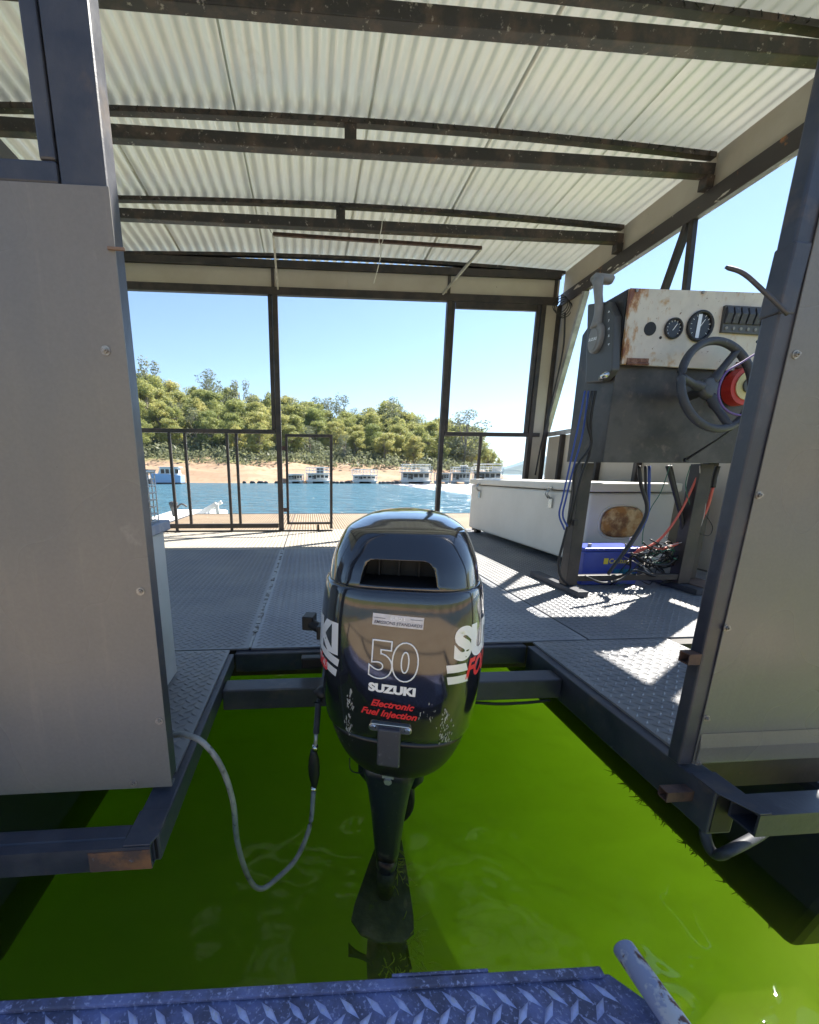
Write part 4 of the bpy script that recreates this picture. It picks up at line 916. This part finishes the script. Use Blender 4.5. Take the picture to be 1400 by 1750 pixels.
cable([(1085, 950), (1110, 962), (1140, 965), (1160, 950)], .0065, 'rubber', (1.98, 1.96))
cable([(1200, 796), (1185, 830), (1160, 880), (1130, 920), (1098, 940), (1082, 947)], .0058, 'redcable', (1.94, 1.99))
cable([(1219, 832), (1208, 870), (1188, 905), (1160, 928), (1130, 938), (1100, 936), (1085, 946)], .0072, 'redcable', (1.96, 1.99))
cable([(1227, 797), (1222, 815), (1219, 833)], .011, 'rubber', (1.96, 1.96))
cable([(1000, 668), (990, 720), (975, 790), (962, 850), (956, 880), (965, 905)], .0042, 'bluecable', (1.90, 1.90))
cable([(1006, 668), (996, 740), (980, 800), (968, 850), (962, 880), (970, 900)], .0042, 'bluecable', (1.91, 1.90))
cable([(1012, 668), (1004, 720), (1010, 760), (985, 800), (980, 850), (972, 890), (962, 930), (955, 960), (958, 985), (972, 1000)], .0062, 'rubber', (1.88, 1.93))
cable([(1018, 668), (1010, 715), (1008, 770), (992, 820), (978, 880), (972, 900)], .0062, 'rubber', (1.89, 1.92))
cable([(1180, 796), (1172, 830), (1182, 870), (1190, 890), (1176, 920), (1160, 950)], .002, 'green', (1.94, 1.97), 'wire')
cable([(1196, 796), (1198, 835), (1206, 862), (1195, 905), (1170, 925), (1130, 935)], .002, 'whitewire', (1.93, 1.96), 'wire')
cable([(1145, 796), (1130, 840), (1112, 870), (1100, 905), (1098, 930)], .002, 'green', (1.93, 1.96), 'wire')
cable([(1206, 880), (1218, 900), (1212, 915), (1196, 912)], .002, 'rubber', (1.95, 1.95), 'wire')
rw = random.Random(11); g = {k_: MB() for k_ in ('whitewire', 'rubber', 'green')}
for i in range(34):
    m_ = rw.choice(['whitewire', 'rubber', 'rubber', 'rubber', 'rubber', 'green']); x, y = rw.uniform(1060, 1140), rw.uniform(925, 965); pts = []
    for k in range(5):
        p = hrel(onY(x, y, 1.98+rw.uniform(-.03, .05))); p.z = max(.006, p.z); pts.append(p); x += rw.uniform(-22, 32); y += rw.uniform(-14, 24); x = min(x, 1165); y = min(y, 1000)
    g[m_].tube(spline(pts, 5), rw.choice([.0018, .0026, .004]), 6)
for k_, q in g.items(): q.build('wire_tangle', M[k_], hc, kind='stuff')
hb('cable_joiner', 'rubber', 1.262, 1.285, 1.885, 1.905, .34, .37)

# ------------------------------------------------------------------ battery
ba = empty('battery', (1.60, 2.12, 0), label='blue lead acid battery on the deck under the helm console', cat='battery')
MB().box(-.155, .16, -.085, .085, .003, .185).build('case', M['bluepl'], ba, .006)
MB().box(-.16, .165, -.09, .09, .187, .205).build('battery_lid', M['bluepl'], ba, .005)
for x in (-.11, .12): g = MB(); g.disc((x, -.05, .205), (0, 0, 1), .01, .018, 12); g.build('terminal', M['galvbar'], ba)
MB().box(.02, .13, -.0885, -.0865, .05, .09).build('teal_sticker', M['teal'], ba); MB().box(-.045, -.02, -.0880, -.0862, .118, .15).build('emblem', M['yellow'], ba)
flat_text('lettering', 'Century', .036, M['yellow'], ba, (.045, -.0878, .133), (1, 0, 0), (0, 0, 1), bold=.0008)

# ------------------------------------------------------------------ cabinet with wire basket at left
cb = empty('white_cabinet', (-.66, 1.03, 0), label='narrow white cabinet with blue grey top behind the left post', cat='cabinet')
MB().box(-.26, .262, -.14, .13, .003, .425).build('carcass', M['cabinet'], cb, .004)
MB().box(-.28, .278, -.16, .14, .428, .455).build('top', M['bluetop'], cb, .003)
wb = empty('wire_basket', (-.50, 1.03, .457), label='white wire basket with a tan block on the white cabinet', cat='basket')
MB().box(-.06, .085, -.07, .07, .004, .10).build('tan_block', M['tan'], wb, .004)
g = MB()
for z in np.linspace(.003, .125, 8):
    for (a_, c_) in (((-.08, -.08), (.105, -.08)), ((.105, -.08), (.105, .09)), ((.105, .09), (-.08, .09))): g.tube([(a_[0], a_[1], z), (c_[0], c_[1], z)], .0016 if z < .12 else .004, 5)
for u in np.linspace(-.08, .105, 9): g.tube([(u, -.08, 0), (u, -.08, .125)], .0016, 5)
for u in np.linspace(-.08, .09, 8): g.tube([(.105, u, 0), (.105, u, .125)], .0016, 5)
g.build('wire_grid', M['wirewhite'], wb)

# ------------------------------------------------------------------ dinghy beyond the deck
dg_ = empty('white_dinghy', (-2.05, 6.85, WATER), label='white dinghy with a ramp frame moored past the far left deck edge', cat='dinghy')
g = MB(); g.prism([(-.9, .30), (-.8, -.05), (.9, -.05), (1.0, .33), (.8, .36), (-.85, .34)], 'x', -.35, .55); g.build('hull', M['white'], dg_, .02)
g = MB()
a_, b_ = onY(335, 881, 6.6), onY(370, 861, 6.6); o_ = Vector((-2.05, 6.85, WATER))
g.bar(a_-o_, b_-o_, .05, .06); g.bar(a_-o_+Vector((0, .4, 0)), b_-o_+Vector((0, .4, 0)), .05, .06); g.bar(b_-o_, b_-o_+Vector((.02, 0, -.22)), .04, .05); g.bar((a_*.4+b_*.6)-o_, (a_*.4+b_*.6)-o_+Vector((.01, 0, -.2)), .03, .04)
g.build('ramp_frame', M['white'], dg_, .004)
g = MB(); c = onY(297, 868, 6.6)-o_; g.tube([c+Vector((0, 0, -.12)), c, c+Vector((.0, 0, .08)), c+Vector((0, 0, .1))], [.03, .05, .07, .03], 10); g.tube([c+Vector((0, 0, -.1)), c+Vector((0, 0, -.35))], .02, 8)
g.build('dinghy_motor', M['grey_dk'], dg_)
g = MB(); g.tube(spline([c+Vector((.05, 0, 0)), c+Vector((.12, 0, .06)), c+Vector((.2, 0, .02))], 4), .015, 8); g.build('tiller', M['grey_dk'], dg_)

# ------------------------------------------------------------------ outboard motor
MZ = R(-15.5)
om = empty('outboard_motor', (.205, .875, 0), MZ, label='glossy black outboard motor with its gearcase down in the green water', cat='outboard motor')
SEC = [ # z, half width, rear y, front y, exponent
 (-.094, .050, -.060, .20, 2.4), (-.088, .085, -.085, .26, 2.5), (-.070, .115, -.108, .31, 2.6), (-.035, .142, -.130, .35, 2.7), (.010, .160, -.146, .38, 2.8), (.050, .172, -.156, .40, 2.85),
 (.056, .178, -.161, .405, 2.85), (.10, .184, -.167, .41, 2.9), (.16, .189, -.172, .42, 2.95), (.22, .190, -.174, .42, 2.95), (.29, .187, -.170, .42, 2.95), (.345, .181, -.163, .415, 2.9),
 (.366, .176, -.156, .41, 2.9), (.372, .171, -.151, .405, 2.9), (.41, .163, -.137, .39, 2.9), (.440, .152, -.118, .37, 2.9), (.462, .140, -.101, .34, 2.8), (.470, .132, -.088, .33, 2.7), (.479, .116, -.050, .31, 2.6), (.489, .090, .0, .27, 2.4), (.495, .045, .06, .2, 2.2)]
SEC = [(z, hw*.93, yr_, yf_, ex) for z, hw, yr_, yf_, ex in SEC]
def sec_at(z):
    for a_, b_ in zip(SEC, SEC[1:]):
        if a_[0] <= z <= b_[0]:
            t = (z-a_[0])/(b_[0]-a_[0]); return [u+(v-u)*t for u, v in zip(a_, b_)]
    return SEC[-1]
def ring(s_, n=72):
    z, hw, yr, yf, ex = s_; cyy = yr+(hw*1.05); pts = []
    for k in range(n):
        t = 2*PI*k/n - PI/2; c_, q = math.cos(t), math.sin(t)
        x = hw*math.copysign(abs(c_)**(2/ex), c_); yy = math.copysign(abs(q)**(2/ex), q)
        y = cyy+yy*((cyy-yr) if yy < 0 else (yf-cyy)); taper = 1-.25*max(0, (y-cyy)/(yf-cyy))**2
        pts.append(Vector((x*taper, y, z)))
    return pts
def loft(secs, name, m, parent, groove=False):
    g = MB(); n = 72; vs = []; 
    for s_ in secs: vs += ring(s_, n)
    fs = [(i*n+k, i*n+(k+1) % n, (i+1)*n+(k+1) % n, (i+1)*n+k) for i in range(len(secs)-1) for k in range(n)]
    fs += [tuple(range(n))[::-1], tuple((len(secs)-1)*n+k for k in range(n))]
    g.add(vs, fs, True); return g.build(name, m, parent)
def smooth_secs(lst, n=5):
    pts = [Vector(s_[:4]) if False else np.array(s_, float) for s_ in lst]; out = []
    Pp = [2*pts[0]-pts[1]]+pts+[2*pts[-1]-pts[-2]]
    for i in range(1, len(Pp)-2):
        for k in range(n):
            t = k/n; a_, b_, c_, d_ = Pp[i-1], Pp[i], Pp[i+1], Pp[i+2]
            out.append(.5*((2*b_)+(c_-a_)*t+(2*a_-5*b_+4*c_-d_)*t*t+(3*b_-a_-3*c_+d_)*t**3))
    out.append(pts[-1]); return out
lower = loft(smooth_secs(SEC[:6], 3), 'lower_cover', M['cowl_low'], om)
cowl = loft([np.array((.054, .158, -.154, .398, 3.4))]+smooth_secs(SEC[6:13], 4)+[np.array((.368, .156, -.148, .40, 3.3))], 'cowling', M['cowl'], om)
cap = loft([np.array((.366, .156, -.148, .40, 3.3))]+smooth_secs(SEC[13:], 5), 'top_cap', M['cowl'], om)
# air intake cut into the back of the cap
cut = MB(); prof = [(-.098, .366), (-.094, .382), (-.089, .396), (-.082, .405), (-.073, .4105), (-.060, .4125), (.060, .4125), (.073, .4105), (.082, .405), (.089, .396), (.094, .382), (.098, .366)]
prof = [(x*.74-.003, z+.009) for x, z in prof]
cut.prism(prof, 'y', -.3, -.055); cut = cut.build('cutter', M['void'], om)
cap.data.materials.append(M['void'])
md = cap.modifiers.new('b', 'BOOLEAN'); md.object = cut; md.operation = 'DIFFERENCE'; md.solver = 'EXACT'
try: md.material_mode = 'TRANSFER'
except Exception: pass
dgp = bpy.context.evaluated_depsgraph_get(); me = bpy.data.meshes.new_from_object(cap.evaluated_get(dgp)); cap.modifiers.clear(); cap.data = me; bpy.data.objects.remove(cut)
g = MB(); 
rim = [Vector((x, 0, z)) for x, z in prof]
def rear_y(x, z):
    s_ = sec_at(z); pts = ring(s_); return min(p.y for p in pts if abs(p.x-x) < .02) if any(abs(p.x-x) < .02 for p in pts) else s_[2]
for k in range(3):
    g = MB(); g.box(-.045+k*.04-.0015, -.045+k*.04+.0015, -.075, -.058, .378, .425); g.build('intake_rib', M['void'], om)
bm = bmesh.new()
for o_ in (cowl, lower):
    bm.from_mesh(o_.data)
bvh = BVHTree.FromBMesh(bm)
def stick(me, origin, dirn, right, up, off=.0009):
    origin, dirn, right, up = Vector(origin), Vector(dirn), Vector(right), Vector(up)
    for v in me.vertices:
        p0 = origin+right*v.co.x+up*v.co.y - dirn*.6; h = bvh.ray_cast(p0, dirn)
        v.co = (h[0]+h[1].normalized()*(off+v.co.z*.4)*(1 if h[1].dot(dirn) < 0 else -1)) if h[0] is not None else origin+right*v.co.x+up*v.co.y
def decal(name, me, origin, side='rear', tilt=0.):
    if side == 'rear': dirn, right, up = (0, 1, 0), (1, 0, 0), (0, 0, 1)
    elif side == 'right': dirn, right, up = (-1, 0, 0), (0, 1, 0), (0, 0, 1)
    else: dirn, right, up = (1, 0, 0), (0, -1, 0), (0, 0, 1)
    right, up = Vector(right), Vector(up); rr = right*math.cos(tilt)+up*math.sin(tilt); uu = -right*math.sin(tilt)+up*math.cos(tilt)
    if side == 'rear': tilt -= R(2.2); rr = right*math.cos(tilt)+up*math.sin(tilt); uu = -right*math.sin(tilt)+up*math.cos(tilt)
    stick(me, origin, dirn, rr, uu); o = bpy.data.objects.new(name, me); S.collection.objects.link(o); o.parent = om; return o
def poly_mesh(polys, m, cuts=10):
    bm2 = bmesh.new()
    for pl in polys:
        fs = bm2.faces.new([bm2.verts.new((x, y, 0)) for x, y in pl])
    bmesh.ops.triangulate(bm2, faces=bm2.faces)
    for _ in range(5):
        es = [e_ for e_ in bm2.edges if e_.calc_length() > .012]
        if es: bmesh.ops.subdivide_edges(bm2, edges=es, cuts=1); bmesh.ops.triangulate(bm2, faces=bm2.faces)
    me = bpy.data.meshes.new('p'); bm2.to_mesh(me); bm2.free(); me.materials.append(m); return me
DX = -.001
decal('model_number', text_mesh('50', .098, M['decal_w'], outline=.0015, sx=.92, bold=.0045), (DX-.004, 0, .232))
decal('maker_name', text_mesh('SUZUKI', .0235, M['decal_w'], bold=.0014, sx=1.12), (DX-.004, 0, .176))
decal('lettering', text_mesh('Electronic', .0205, M['decal_r'], bold=.0007, shear=.35, sx=.98), (DX-.004, 0, .142))
decal('lettering', text_mesh('Fuel Injection', .0205, M['decal_r'], bold=.0007, shear=.35, sx=.98), (DX-.010, 0, .121))
decal('emissions_label', poly_mesh([[(-.047, -.011), (.047, -.011), (.047, .011), (-.047, .011)]], M['label']), (DX+.002, 0, .314))
def lift(o, d):
    for v in o.data.vertices: v.co.y -= d
lift(decal('lettering', text_mesh('EMISSIONS STANDARDS', .0082, M['decal_k'], bold=.0001, shear=.2), (DX+.002, 0, .309)), .0007)
lift(decal('lettering', text_mesh('EURO 1', .0082, M['decal_w'], bold=.0001), (DX+.002, 0, .3185)), .0007)
for sx_ in (-.034, .034): lift(decal('lettering', poly_mesh([[(-.011, -.0004), (.011, -.0004), (.011, .0004), (-.011, .0004)]], M['decal_k']), (DX+.002+sx_, 0, .3185)), .0007)
# side graphics: maker name in silver, stripes, red script
_rc = {}
def around(sd, s_, z):
    k = (round(z, 3))
    if k not in _rc:
        pts = ring(sec_at(k), 400); L = [0.]
        for p, q in zip(pts, pts[1:201]): L.append(L[-1]+(q-p).length)
        _rc[k] = (pts, L)
    pts, L = _rc[k]; i = min(198, max(0, int(np.searchsorted(L, s_))-1)); t = (s_-L[i])/max(1e-6, L[i+1]-L[i])
    p = pts[i].lerp(pts[i+1], t); d = (pts[i+1]-pts[i]).normalized(); n_o = Vector((d.y, -d.x, 0)); p = p+n_o*.0008; p.z = z
    return Vector((p.x*sd, p.y, z))
def wrap(name, me, sd, s0, z0, rise=0.):
    us = [v.co.x for v in me.vertices]; u0, u1 = min(us), max(us)
    for v in me.vertices:
        s_ = s0+(v.co.x-u0) if sd > 0 else s0+(u1-v.co.x)
        v.co = around(sd, s_, z0+v.co.y+rise*(s_-s0))
    o = bpy.data.objects.new(name, me); S.collection.objects.link(o); o.parent = om; return o
wrap('maker_name', text_mesh('SUZUKI', .082, M['decal_s'], bold=.005, sx=1.0), 1, .108, .268)
wrap('maker_name', text_mesh('SUZUKI', .082, M['decal_s'], bold=.005, sx=1.0), -1, .118, .258)
wrap('side_script', text_mesh('FOUR STROKE', .054, M['decal_r'], bold=.002, shear=.3, sx=.8), 1, .138, .215)
wrap('side_script', text_mesh('Four Stroke', .046, M['decal_r'], bold=.002, shear=.2, sx=.8), -1, .150, .198)
for zz in (.216, .192): wrap('side_stripe', poly_mesh([[(0, 0), (.046, 0), (.040, .016), (-.003, .016)]], M['decal_s']), 1, .094+(.217-zz)*.12, zz)
for zz in (.204, .180): wrap('side_stripe', poly_mesh([[(0, 0), (-.16, .012), (-.16, .028), (.004, .017)]], M['decal_s']), -1, .114+(.204-zz)*.25, zz, .15)
# scrapes on the paint
rs = random.Random(5)
def scrapes(cx, cz, w_, h_, n_, s0, s1):
    pl = []
    for _ in range(n_):
        x, z = cx+rs.gauss(0, w_), cz+rs.uniform(-h_, h_); a0 = rs.uniform(0, 6.28); k = rs.randint(4, 7); sz = rs.uniform(s0, s1)
        pl.append([(x+sz*rs.uniform(.25, .8)*math.cos(a0+6.28*i/k)+.25*sz*math.sin(i*9.), z+sz*rs.uniform(.8, 3.4)*math.sin(a0+6.28*i/k)) for i in range(k)])
    return pl
decal('scrape', poly_mesh(scrapes(-.093, .10, .0045, .055, 40, .0008, .0042), M['scratch']), (0, 0, 0))
decal('scrape', poly_mesh(scrapes(.096, .10, .007, .045, 80, .0006, .0024), M['scratch']), (0, 0, 0))
decal('scrape', poly_mesh(scrapes(.06, .135, .008, .02, 14, .0006, .0022), M['scratch']), (0, 0, 0))
decal('scrape', poly_mesh(scrapes(-.11, .02, .02, .02, 14, .0006, .002), M['scratch']), (0, 0, 0))
# latch plate with screws, rubber tongue
yr = -.172
g = MB(); n = 12
prof = [(-.034+.0085*math.cos(t), .090+.0085*math.sin(t)) for t in [PI/2+PI*i/n for i in range(n+1)]]+[(.034+.0085*math.cos(t), .090+.0085*math.sin(t)) for t in [-PI/2+PI*i/n for i in range(n+1)]]
DX = -.006
prof = [(x+DX, z) for x, z in prof]; g.prism(prof, 'y', yr, yr+.008); g.build('latch_plate', M['steel'], om, .001)
for sx_ in (-.034, .034):
    g = MB(); g.disc((DX+sx_, yr, .090), (0, -1, 0), .0062, .003, 18, .0045); g.build('screw', M['steel'], om)
g = MB(); g.prism([(yr-.012, .095), (yr+.004, .095), (yr+.014, .008), (yr-.002, .005), (yr-.013, .014)], 'x', DX-.0235, DX+.0215); g.build('latch_tongue', M['rubber_w'], om, .004, 3)
# leg: midsection, mounts, swivel bracket, gearcase
def box_loft(secs, name, m, parent, n=28):
    g = MB(); vs = []
    for (z, hw, yr_, yf_, ex) in secs:
        cy_ = (yr_+yf_)/2; hy = (yf_-yr_)/2
        for k in range(n):
            t = 2*PI*k/n; c_, q = math.cos(t), math.sin(t)
            vs.append((hw*math.copysign(abs(c_)**(2/ex), c_), cy_+hy*math.copysign(abs(q)**(2/ex), q), z))
    fs = [(i*n+k, i*n+(k+1) % n, (i+1)*n+(k+1) % n, (i+1)*n+k) for i in range(len(secs)-1) for k in range(n)]
    fs += [tuple(range(n))[::-1], tuple((len(secs)-1)*n+k for k in range(n))]
    g.add(vs, fs, True); return g.build(name, m, parent)
LX = -.012
def shift(o, dx, dy=0): 
    for v in o.data.vertices: v.co.x += dx; v.co.y += dy
    return o
shift(box_loft([(-.08, .075, -.085, .16, 3.5), (-.115, .066, -.080, .15, 4), (-.16, .054, -.072, .14, 4.5), (-.25, .043, -.060, .13, 4.5), (-.355, .034, -.050, .12, 4), (-.375, .032, -.048, .115, 4)], 'midsection', M['leg'], om), LX)
shift(box_loft([(-.376, .030, -.045, .11, 3), (-.42, .028, -.042, .10, 3), (-.425, .026, -.04, .10, 3)], 'lower_collar', M['leg'], om), LX)
shift(box_loft([(-.424, .030, -.046, .11, 3), (-.47, .028, -.044, .13, 3), (-.55, .022, -.03, .14, 2.6)], 'gearcase_strut', M['algae_leg'], om), LX)
g = MB(); g.prism([(-.035, .16), (-.055, .06), (-.076, -.06), (-.078, -.10), (-.050, -.128), (0, -.138), (.05, -.128), (.078, -.10), (.076, -.06), (.055, .06), (.035, .16)], 'z', -.518, -.510)
shift(g.build('cavitation_plate', M['algae_leg'], om, .002), LX)
g = MB(); g.prism([(-.12, -.56), (-.09, -.61), (.0, -.62), (.0, -.56)], 'x', -.004, .004); shift(g.build('trim_tab', M['algae_leg'], om), LX)
g = MB(); g.tube([(0, .22, -.66), (0, .15, -.66), (0, .0, -.66), (0, -.08, -.66), (0, -.13, -.66)], [.008, .04, .045, .04, .03], 16); shift(g.build('gearcase', M['algae_leg'], om), LX)
for k in range(3):
    a0 = R(40+120*k); g = MB(); vs = []
    for i in range(7):
        r_0 = .03+.062*i/6; wd = .05*math.sin(PI*min(.92, .25+.6*i/6)); 
        for s_ in (-1, 1): vs.append((math.cos(a0+s_*wd/r_0*.5)*r_0, -.09+s_*.022, -.66+math.sin(a0+s_*wd/r_0*.5)*r_0))
    vs2 = [(x, y+.004, z) for x, y, z in vs]; nn = len(vs)
    fs = [(2*i, 2*i+1, 2*i+3, 2*i+2) for i in range(6)]+[(nn+2*i+2, nn+2*i+3, nn+2*i+1, nn+2*i) for i in range(6)]
    fs += [(2*i, 2*i+2, nn+2*i+2, nn+2*i) for i in range(6)]+[(2*i+3, 2*i+1, nn+2*i+1, nn+2*i+3) for i in range(6)]+[(0, nn, nn+1, 1), (12, 13, nn+13, nn+12)]
    g.add(vs+vs2, fs, True); shift(g.build('propeller_blade', M['algae_leg'], om), LX)
for sx_ in (-1, 1):
    g = MB(); g.tube([(LX+sx_*.062, .02, -.085), (LX+sx_*.068, .02, -.10), (LX+sx_*.066, .02, -.17), (LX+sx_*.056, .02, -.195)], [.014, .019, .018, .009], 12); g.build('mount_cover', M['leg'], om)
g = MB(); g.disc((LX+.004, .115, -.335), (0, 1, 0), .062, .05, 32); g.v = [(x, y, -.335+(z+.335)*1.35) for x, y, z in g.v]; g.build('swivel_bracket', M['rubber'], om, .006)
g = MB(); g.disc((LX, -.081, -.105), (0, -1, -.2), .009, .006, 6); g.box(LX-.013, LX+.013, -.084, -.079, -.098, -.088); g.build('drain_screw', M['galvbar'], om)
g = MB(); g.box(LX-.07, LX+.07, .16, .30, -.12, .02); g.build('clamp_bracket', M['leg'], om, .01)
g = MB(); g.tube(spline([(-.105, -.06, -.075), (-.100, -.065, -.105), (-.07, -.05, -.118), (-.05, -.03, -.112)], 5), .0015, 6); g.build('breather_tube', M['rubber'], om)
g = MB(); g.box(-.215, -.185, .06, .10, .165, .20); g.tube([(-.19, .08, .18), (-.255, .12, .19)], .014, 10); g.box(-.265, -.235, .10, .145, .172, .21); g.build('tilt_lever', M['rubber'], om, .003)
# weed on the gearcase
rw = random.Random(4); g = MB()
for k in range(150):
    u = rw.random(); x = LX+.03+.048*u+rw.uniform(-.01, .03); y = .10-.26*u+rw.uniform(-.02, .02); z = -.54+rw.uniform(-.05, .05)
    if k > 105: x, y, z = LX+rw.uniform(.0, .12), -.14+rw.uniform(-.05, .02), -.56+rw.uniform(-.04, .03)
    if k < 30: x, y, z = LX+.024+rw.uniform(-.004, .006), -.0+rw.uniform(-.03, .08), rw.uniform(-.54, -.42)
    pts = [Vector((x, y, z))]; d = Vector((rw.uniform(.1, 1), rw.uniform(-1, .2), rw.uniform(-.5, .6)))*.006
    for i in range(3): d = d+Vector((rw.uniform(-1, 1), rw.uniform(-1, 1), rw.uniform(-1, .7)))*.005; pts.append(pts[-1]+d)
    g.tube(pts, [.0016, .0013, .001, .0006], 4)
g.build('weed', M['algae'], om, kind='stuff')

# ------------------------------------------------------------------ fuel hose with primer bulb
fh = empty('fuel_hose', (-.26, .76, .0), label='grey fuel hose with black primer bulb looping down to the water', cat='hose')
FO = fh.location.copy()
def fr_(x, y, Y): return onY(x, y, Y)-FO
pts = [fr_(298, 1256, .79), fr_(318, 1256, .76), fr_(348, 1270, .73), fr_(378, 1310, .72), fr_(398, 1370, .73), fr_(406, 1440, .75), fr_(425, 1500, .77), fr_(446, 1519, .78), fr_(475, 1500, .80), fr_(508, 1465, .82), fr_(530, 1410, .85), fr_(536, 1352, .875)]
g = MB(); g.tube(spline(pts, 8), .0058, 12); g.build('hose', M['hose'], fh)
ax = [fr_(536, y, .88) for y in (1352, 1346, 1344, 1338, 1325, 1308, 1292, 1284, 1282, 1277)]
g = MB(); g.tube([fr_(536.5-.3*(i-4), y, .88) for i, y in enumerate((1345, 1338, 1325, 1310, 1296, 1286, 1282))], [.006, .009, .0135, .0145, .0125, .0085, .007], 16); g.build('primer_bulb', M['rubber'], fh)
g = MB(); g.tube([fr_(536, 1354, .88), fr_(536, 1344, .88)], .0075, 12); g.tube([fr_(538.5, 1282, .88), fr_(539, 1274, .88)], .0075, 12); g.build('clamp', M['steel'], fh)
g = MB(); g.tube([fr_(539, 1275, .88), fr_(541, 1250, .89)], [.0045, .005], 10); g.build('hose_end', M['galvbar'], fh)
g = MB()
for i in range(22):
    t = i/21; a_ = fr_(540.5+4*t, 1252-50*t, .89+.02*t); g.tube([a_, a_+Vector((0, 0, .0022))], .0078, 10)
g.build('spring_sleeve', M['rubber_w'], fh)
g = MB(); g.tube([fr_(541, 1252, .89), fr_(546, 1195, .915)], .0065, 10); g.build('sleeve_core', M['rubber'], fh)
g = MB(); g.tube([fr_(545, 1200, .915), fr_(545, 1188, .92), fr_(556, 1178, .93)], [.012, .017, .014], 12); g.build('hose_elbow', M['rubber'], fh)
g = MB(); g.tube(spline([onY(800, 1200, 1.10), onY(850, 1203, 1.09), onY(900, 1201, 1.08), onY(940, 1197, 1.085)], 5), .0045, 8)
g.build('black_cable', M['rubber'], label='thin black cable sagging under the transom beam right of the motor', cat='cable')
# motor mount on the transom beam
bb('motor_mount', M['navy'], .10, .42, 1.04, 1.083, -.15, .03)
bb('clamp_knob', M['rubber'], -.03, .045, 1.17, 1.20, -.005, .03)

# ------------------------------------------------------------------ foreground jetty edge
jt = empty('blue_jetty', (0, .2, -.10), R(-1.4), label='worn blue tread plate jetty edge across the bottom of the view', cat='jetty')
zt = 0.
e0, e1 = onZ(0, 1710, -.10), onZ(1020, 1652, -.10)
g = MB(); g.prism([(-.9, -.12), (.46, -.12), (.46, .155), (.405, .213), (-.9, .213)], 'z', -.012, zt); jp = g.build('tread_plate', M['blue'], jt, .0015)
V, Fc = lugs(-.62, .405, -.05, .2055, zt, .0345, .0345, .0095, .0032, 44)
join_arrays('tread_pattern', V, Fc, M['blue_lug'], jt, kind='stuff')
g = MB(); g.box(-.9, .395, .2065, .2185, .0005, .0075); g.build('edge_lip', M['blue'], jt, .002)
g = MB(); g.box(.10, .235, .2188, .2225, .0, .0085); g.build('edge_patch', M['blue'], jt, .001)
g = MB(); g.box(-.9, .40, .195, .220, -.06, -.0125); g.build('edge_channel', M['blue'], jt, .002)
g = MB(); g.box(.325, .42, .03, .155, .003, .008); g.build('bolt_plate', M['blue_lug'], jt, .003)
g = MB(); g.disc((.352, .132, .008), (0, 0, 1), .010, .003, 20); g.disc((.352, .132, .011), (0, 0, 1), .006, .006, 6); g.build('bolt', M['blue_lug'], jt, .001)
g = MB(); g.disc((.40, .130, .008), (0, 0, 1), .006, .005, 12); g.build('rivet', M['blue_lug'], jt, .001)
g = MB(); g.box(-2.2, 2.2, -7, -.125, -.03, .003); g.build('unseen_walkway', mat('tan_reflected_walkway', (.50, .38, .25), .8, var=(.40, .29, .18), vscale=2), jt)  # unseen walkway added so the cowl reflects its tan colour
a_ = onZ(1064, 1618, -.075); b_ = onZ(1190, 1800, -.075)
pb_ = empty('pipe_end', (a_.x, a_.y, -.075), label='peeling round steel pipe with rust streaks at the right corner of the blue jetty', cat='pipe')
d = (b_-a_); 
g = MB(); g.tube([Vector((0, 0, 0)), d*.02, d, d*2.5], [.0135, .0155, .0155, .0155], 24); g.build('pipe', M['pipe'], pb_)

# ------------------------------------------------------------------ air between here and the far hills
hz = bpy.data.materials.new('haze_air'); hz.use_nodes = True; n, l = hz.node_tree.nodes, hz.node_tree.links; n.clear()
o_ = n.new('ShaderNodeOutputMaterial'); pv = n.new('ShaderNodeVolumePrincipled'); pv.inputs['Color'].default_value = (.50, .72, 1, 1); pv.inputs['Density'].default_value = .00013; pv.inputs['Anisotropy'].default_value = .2
l.new(pv.outputs[0], o_.inputs['Volume'])
MB().box(-3500, 3500, -3500, 3600, -11, 210).build('haze', hz, kind='stuff')
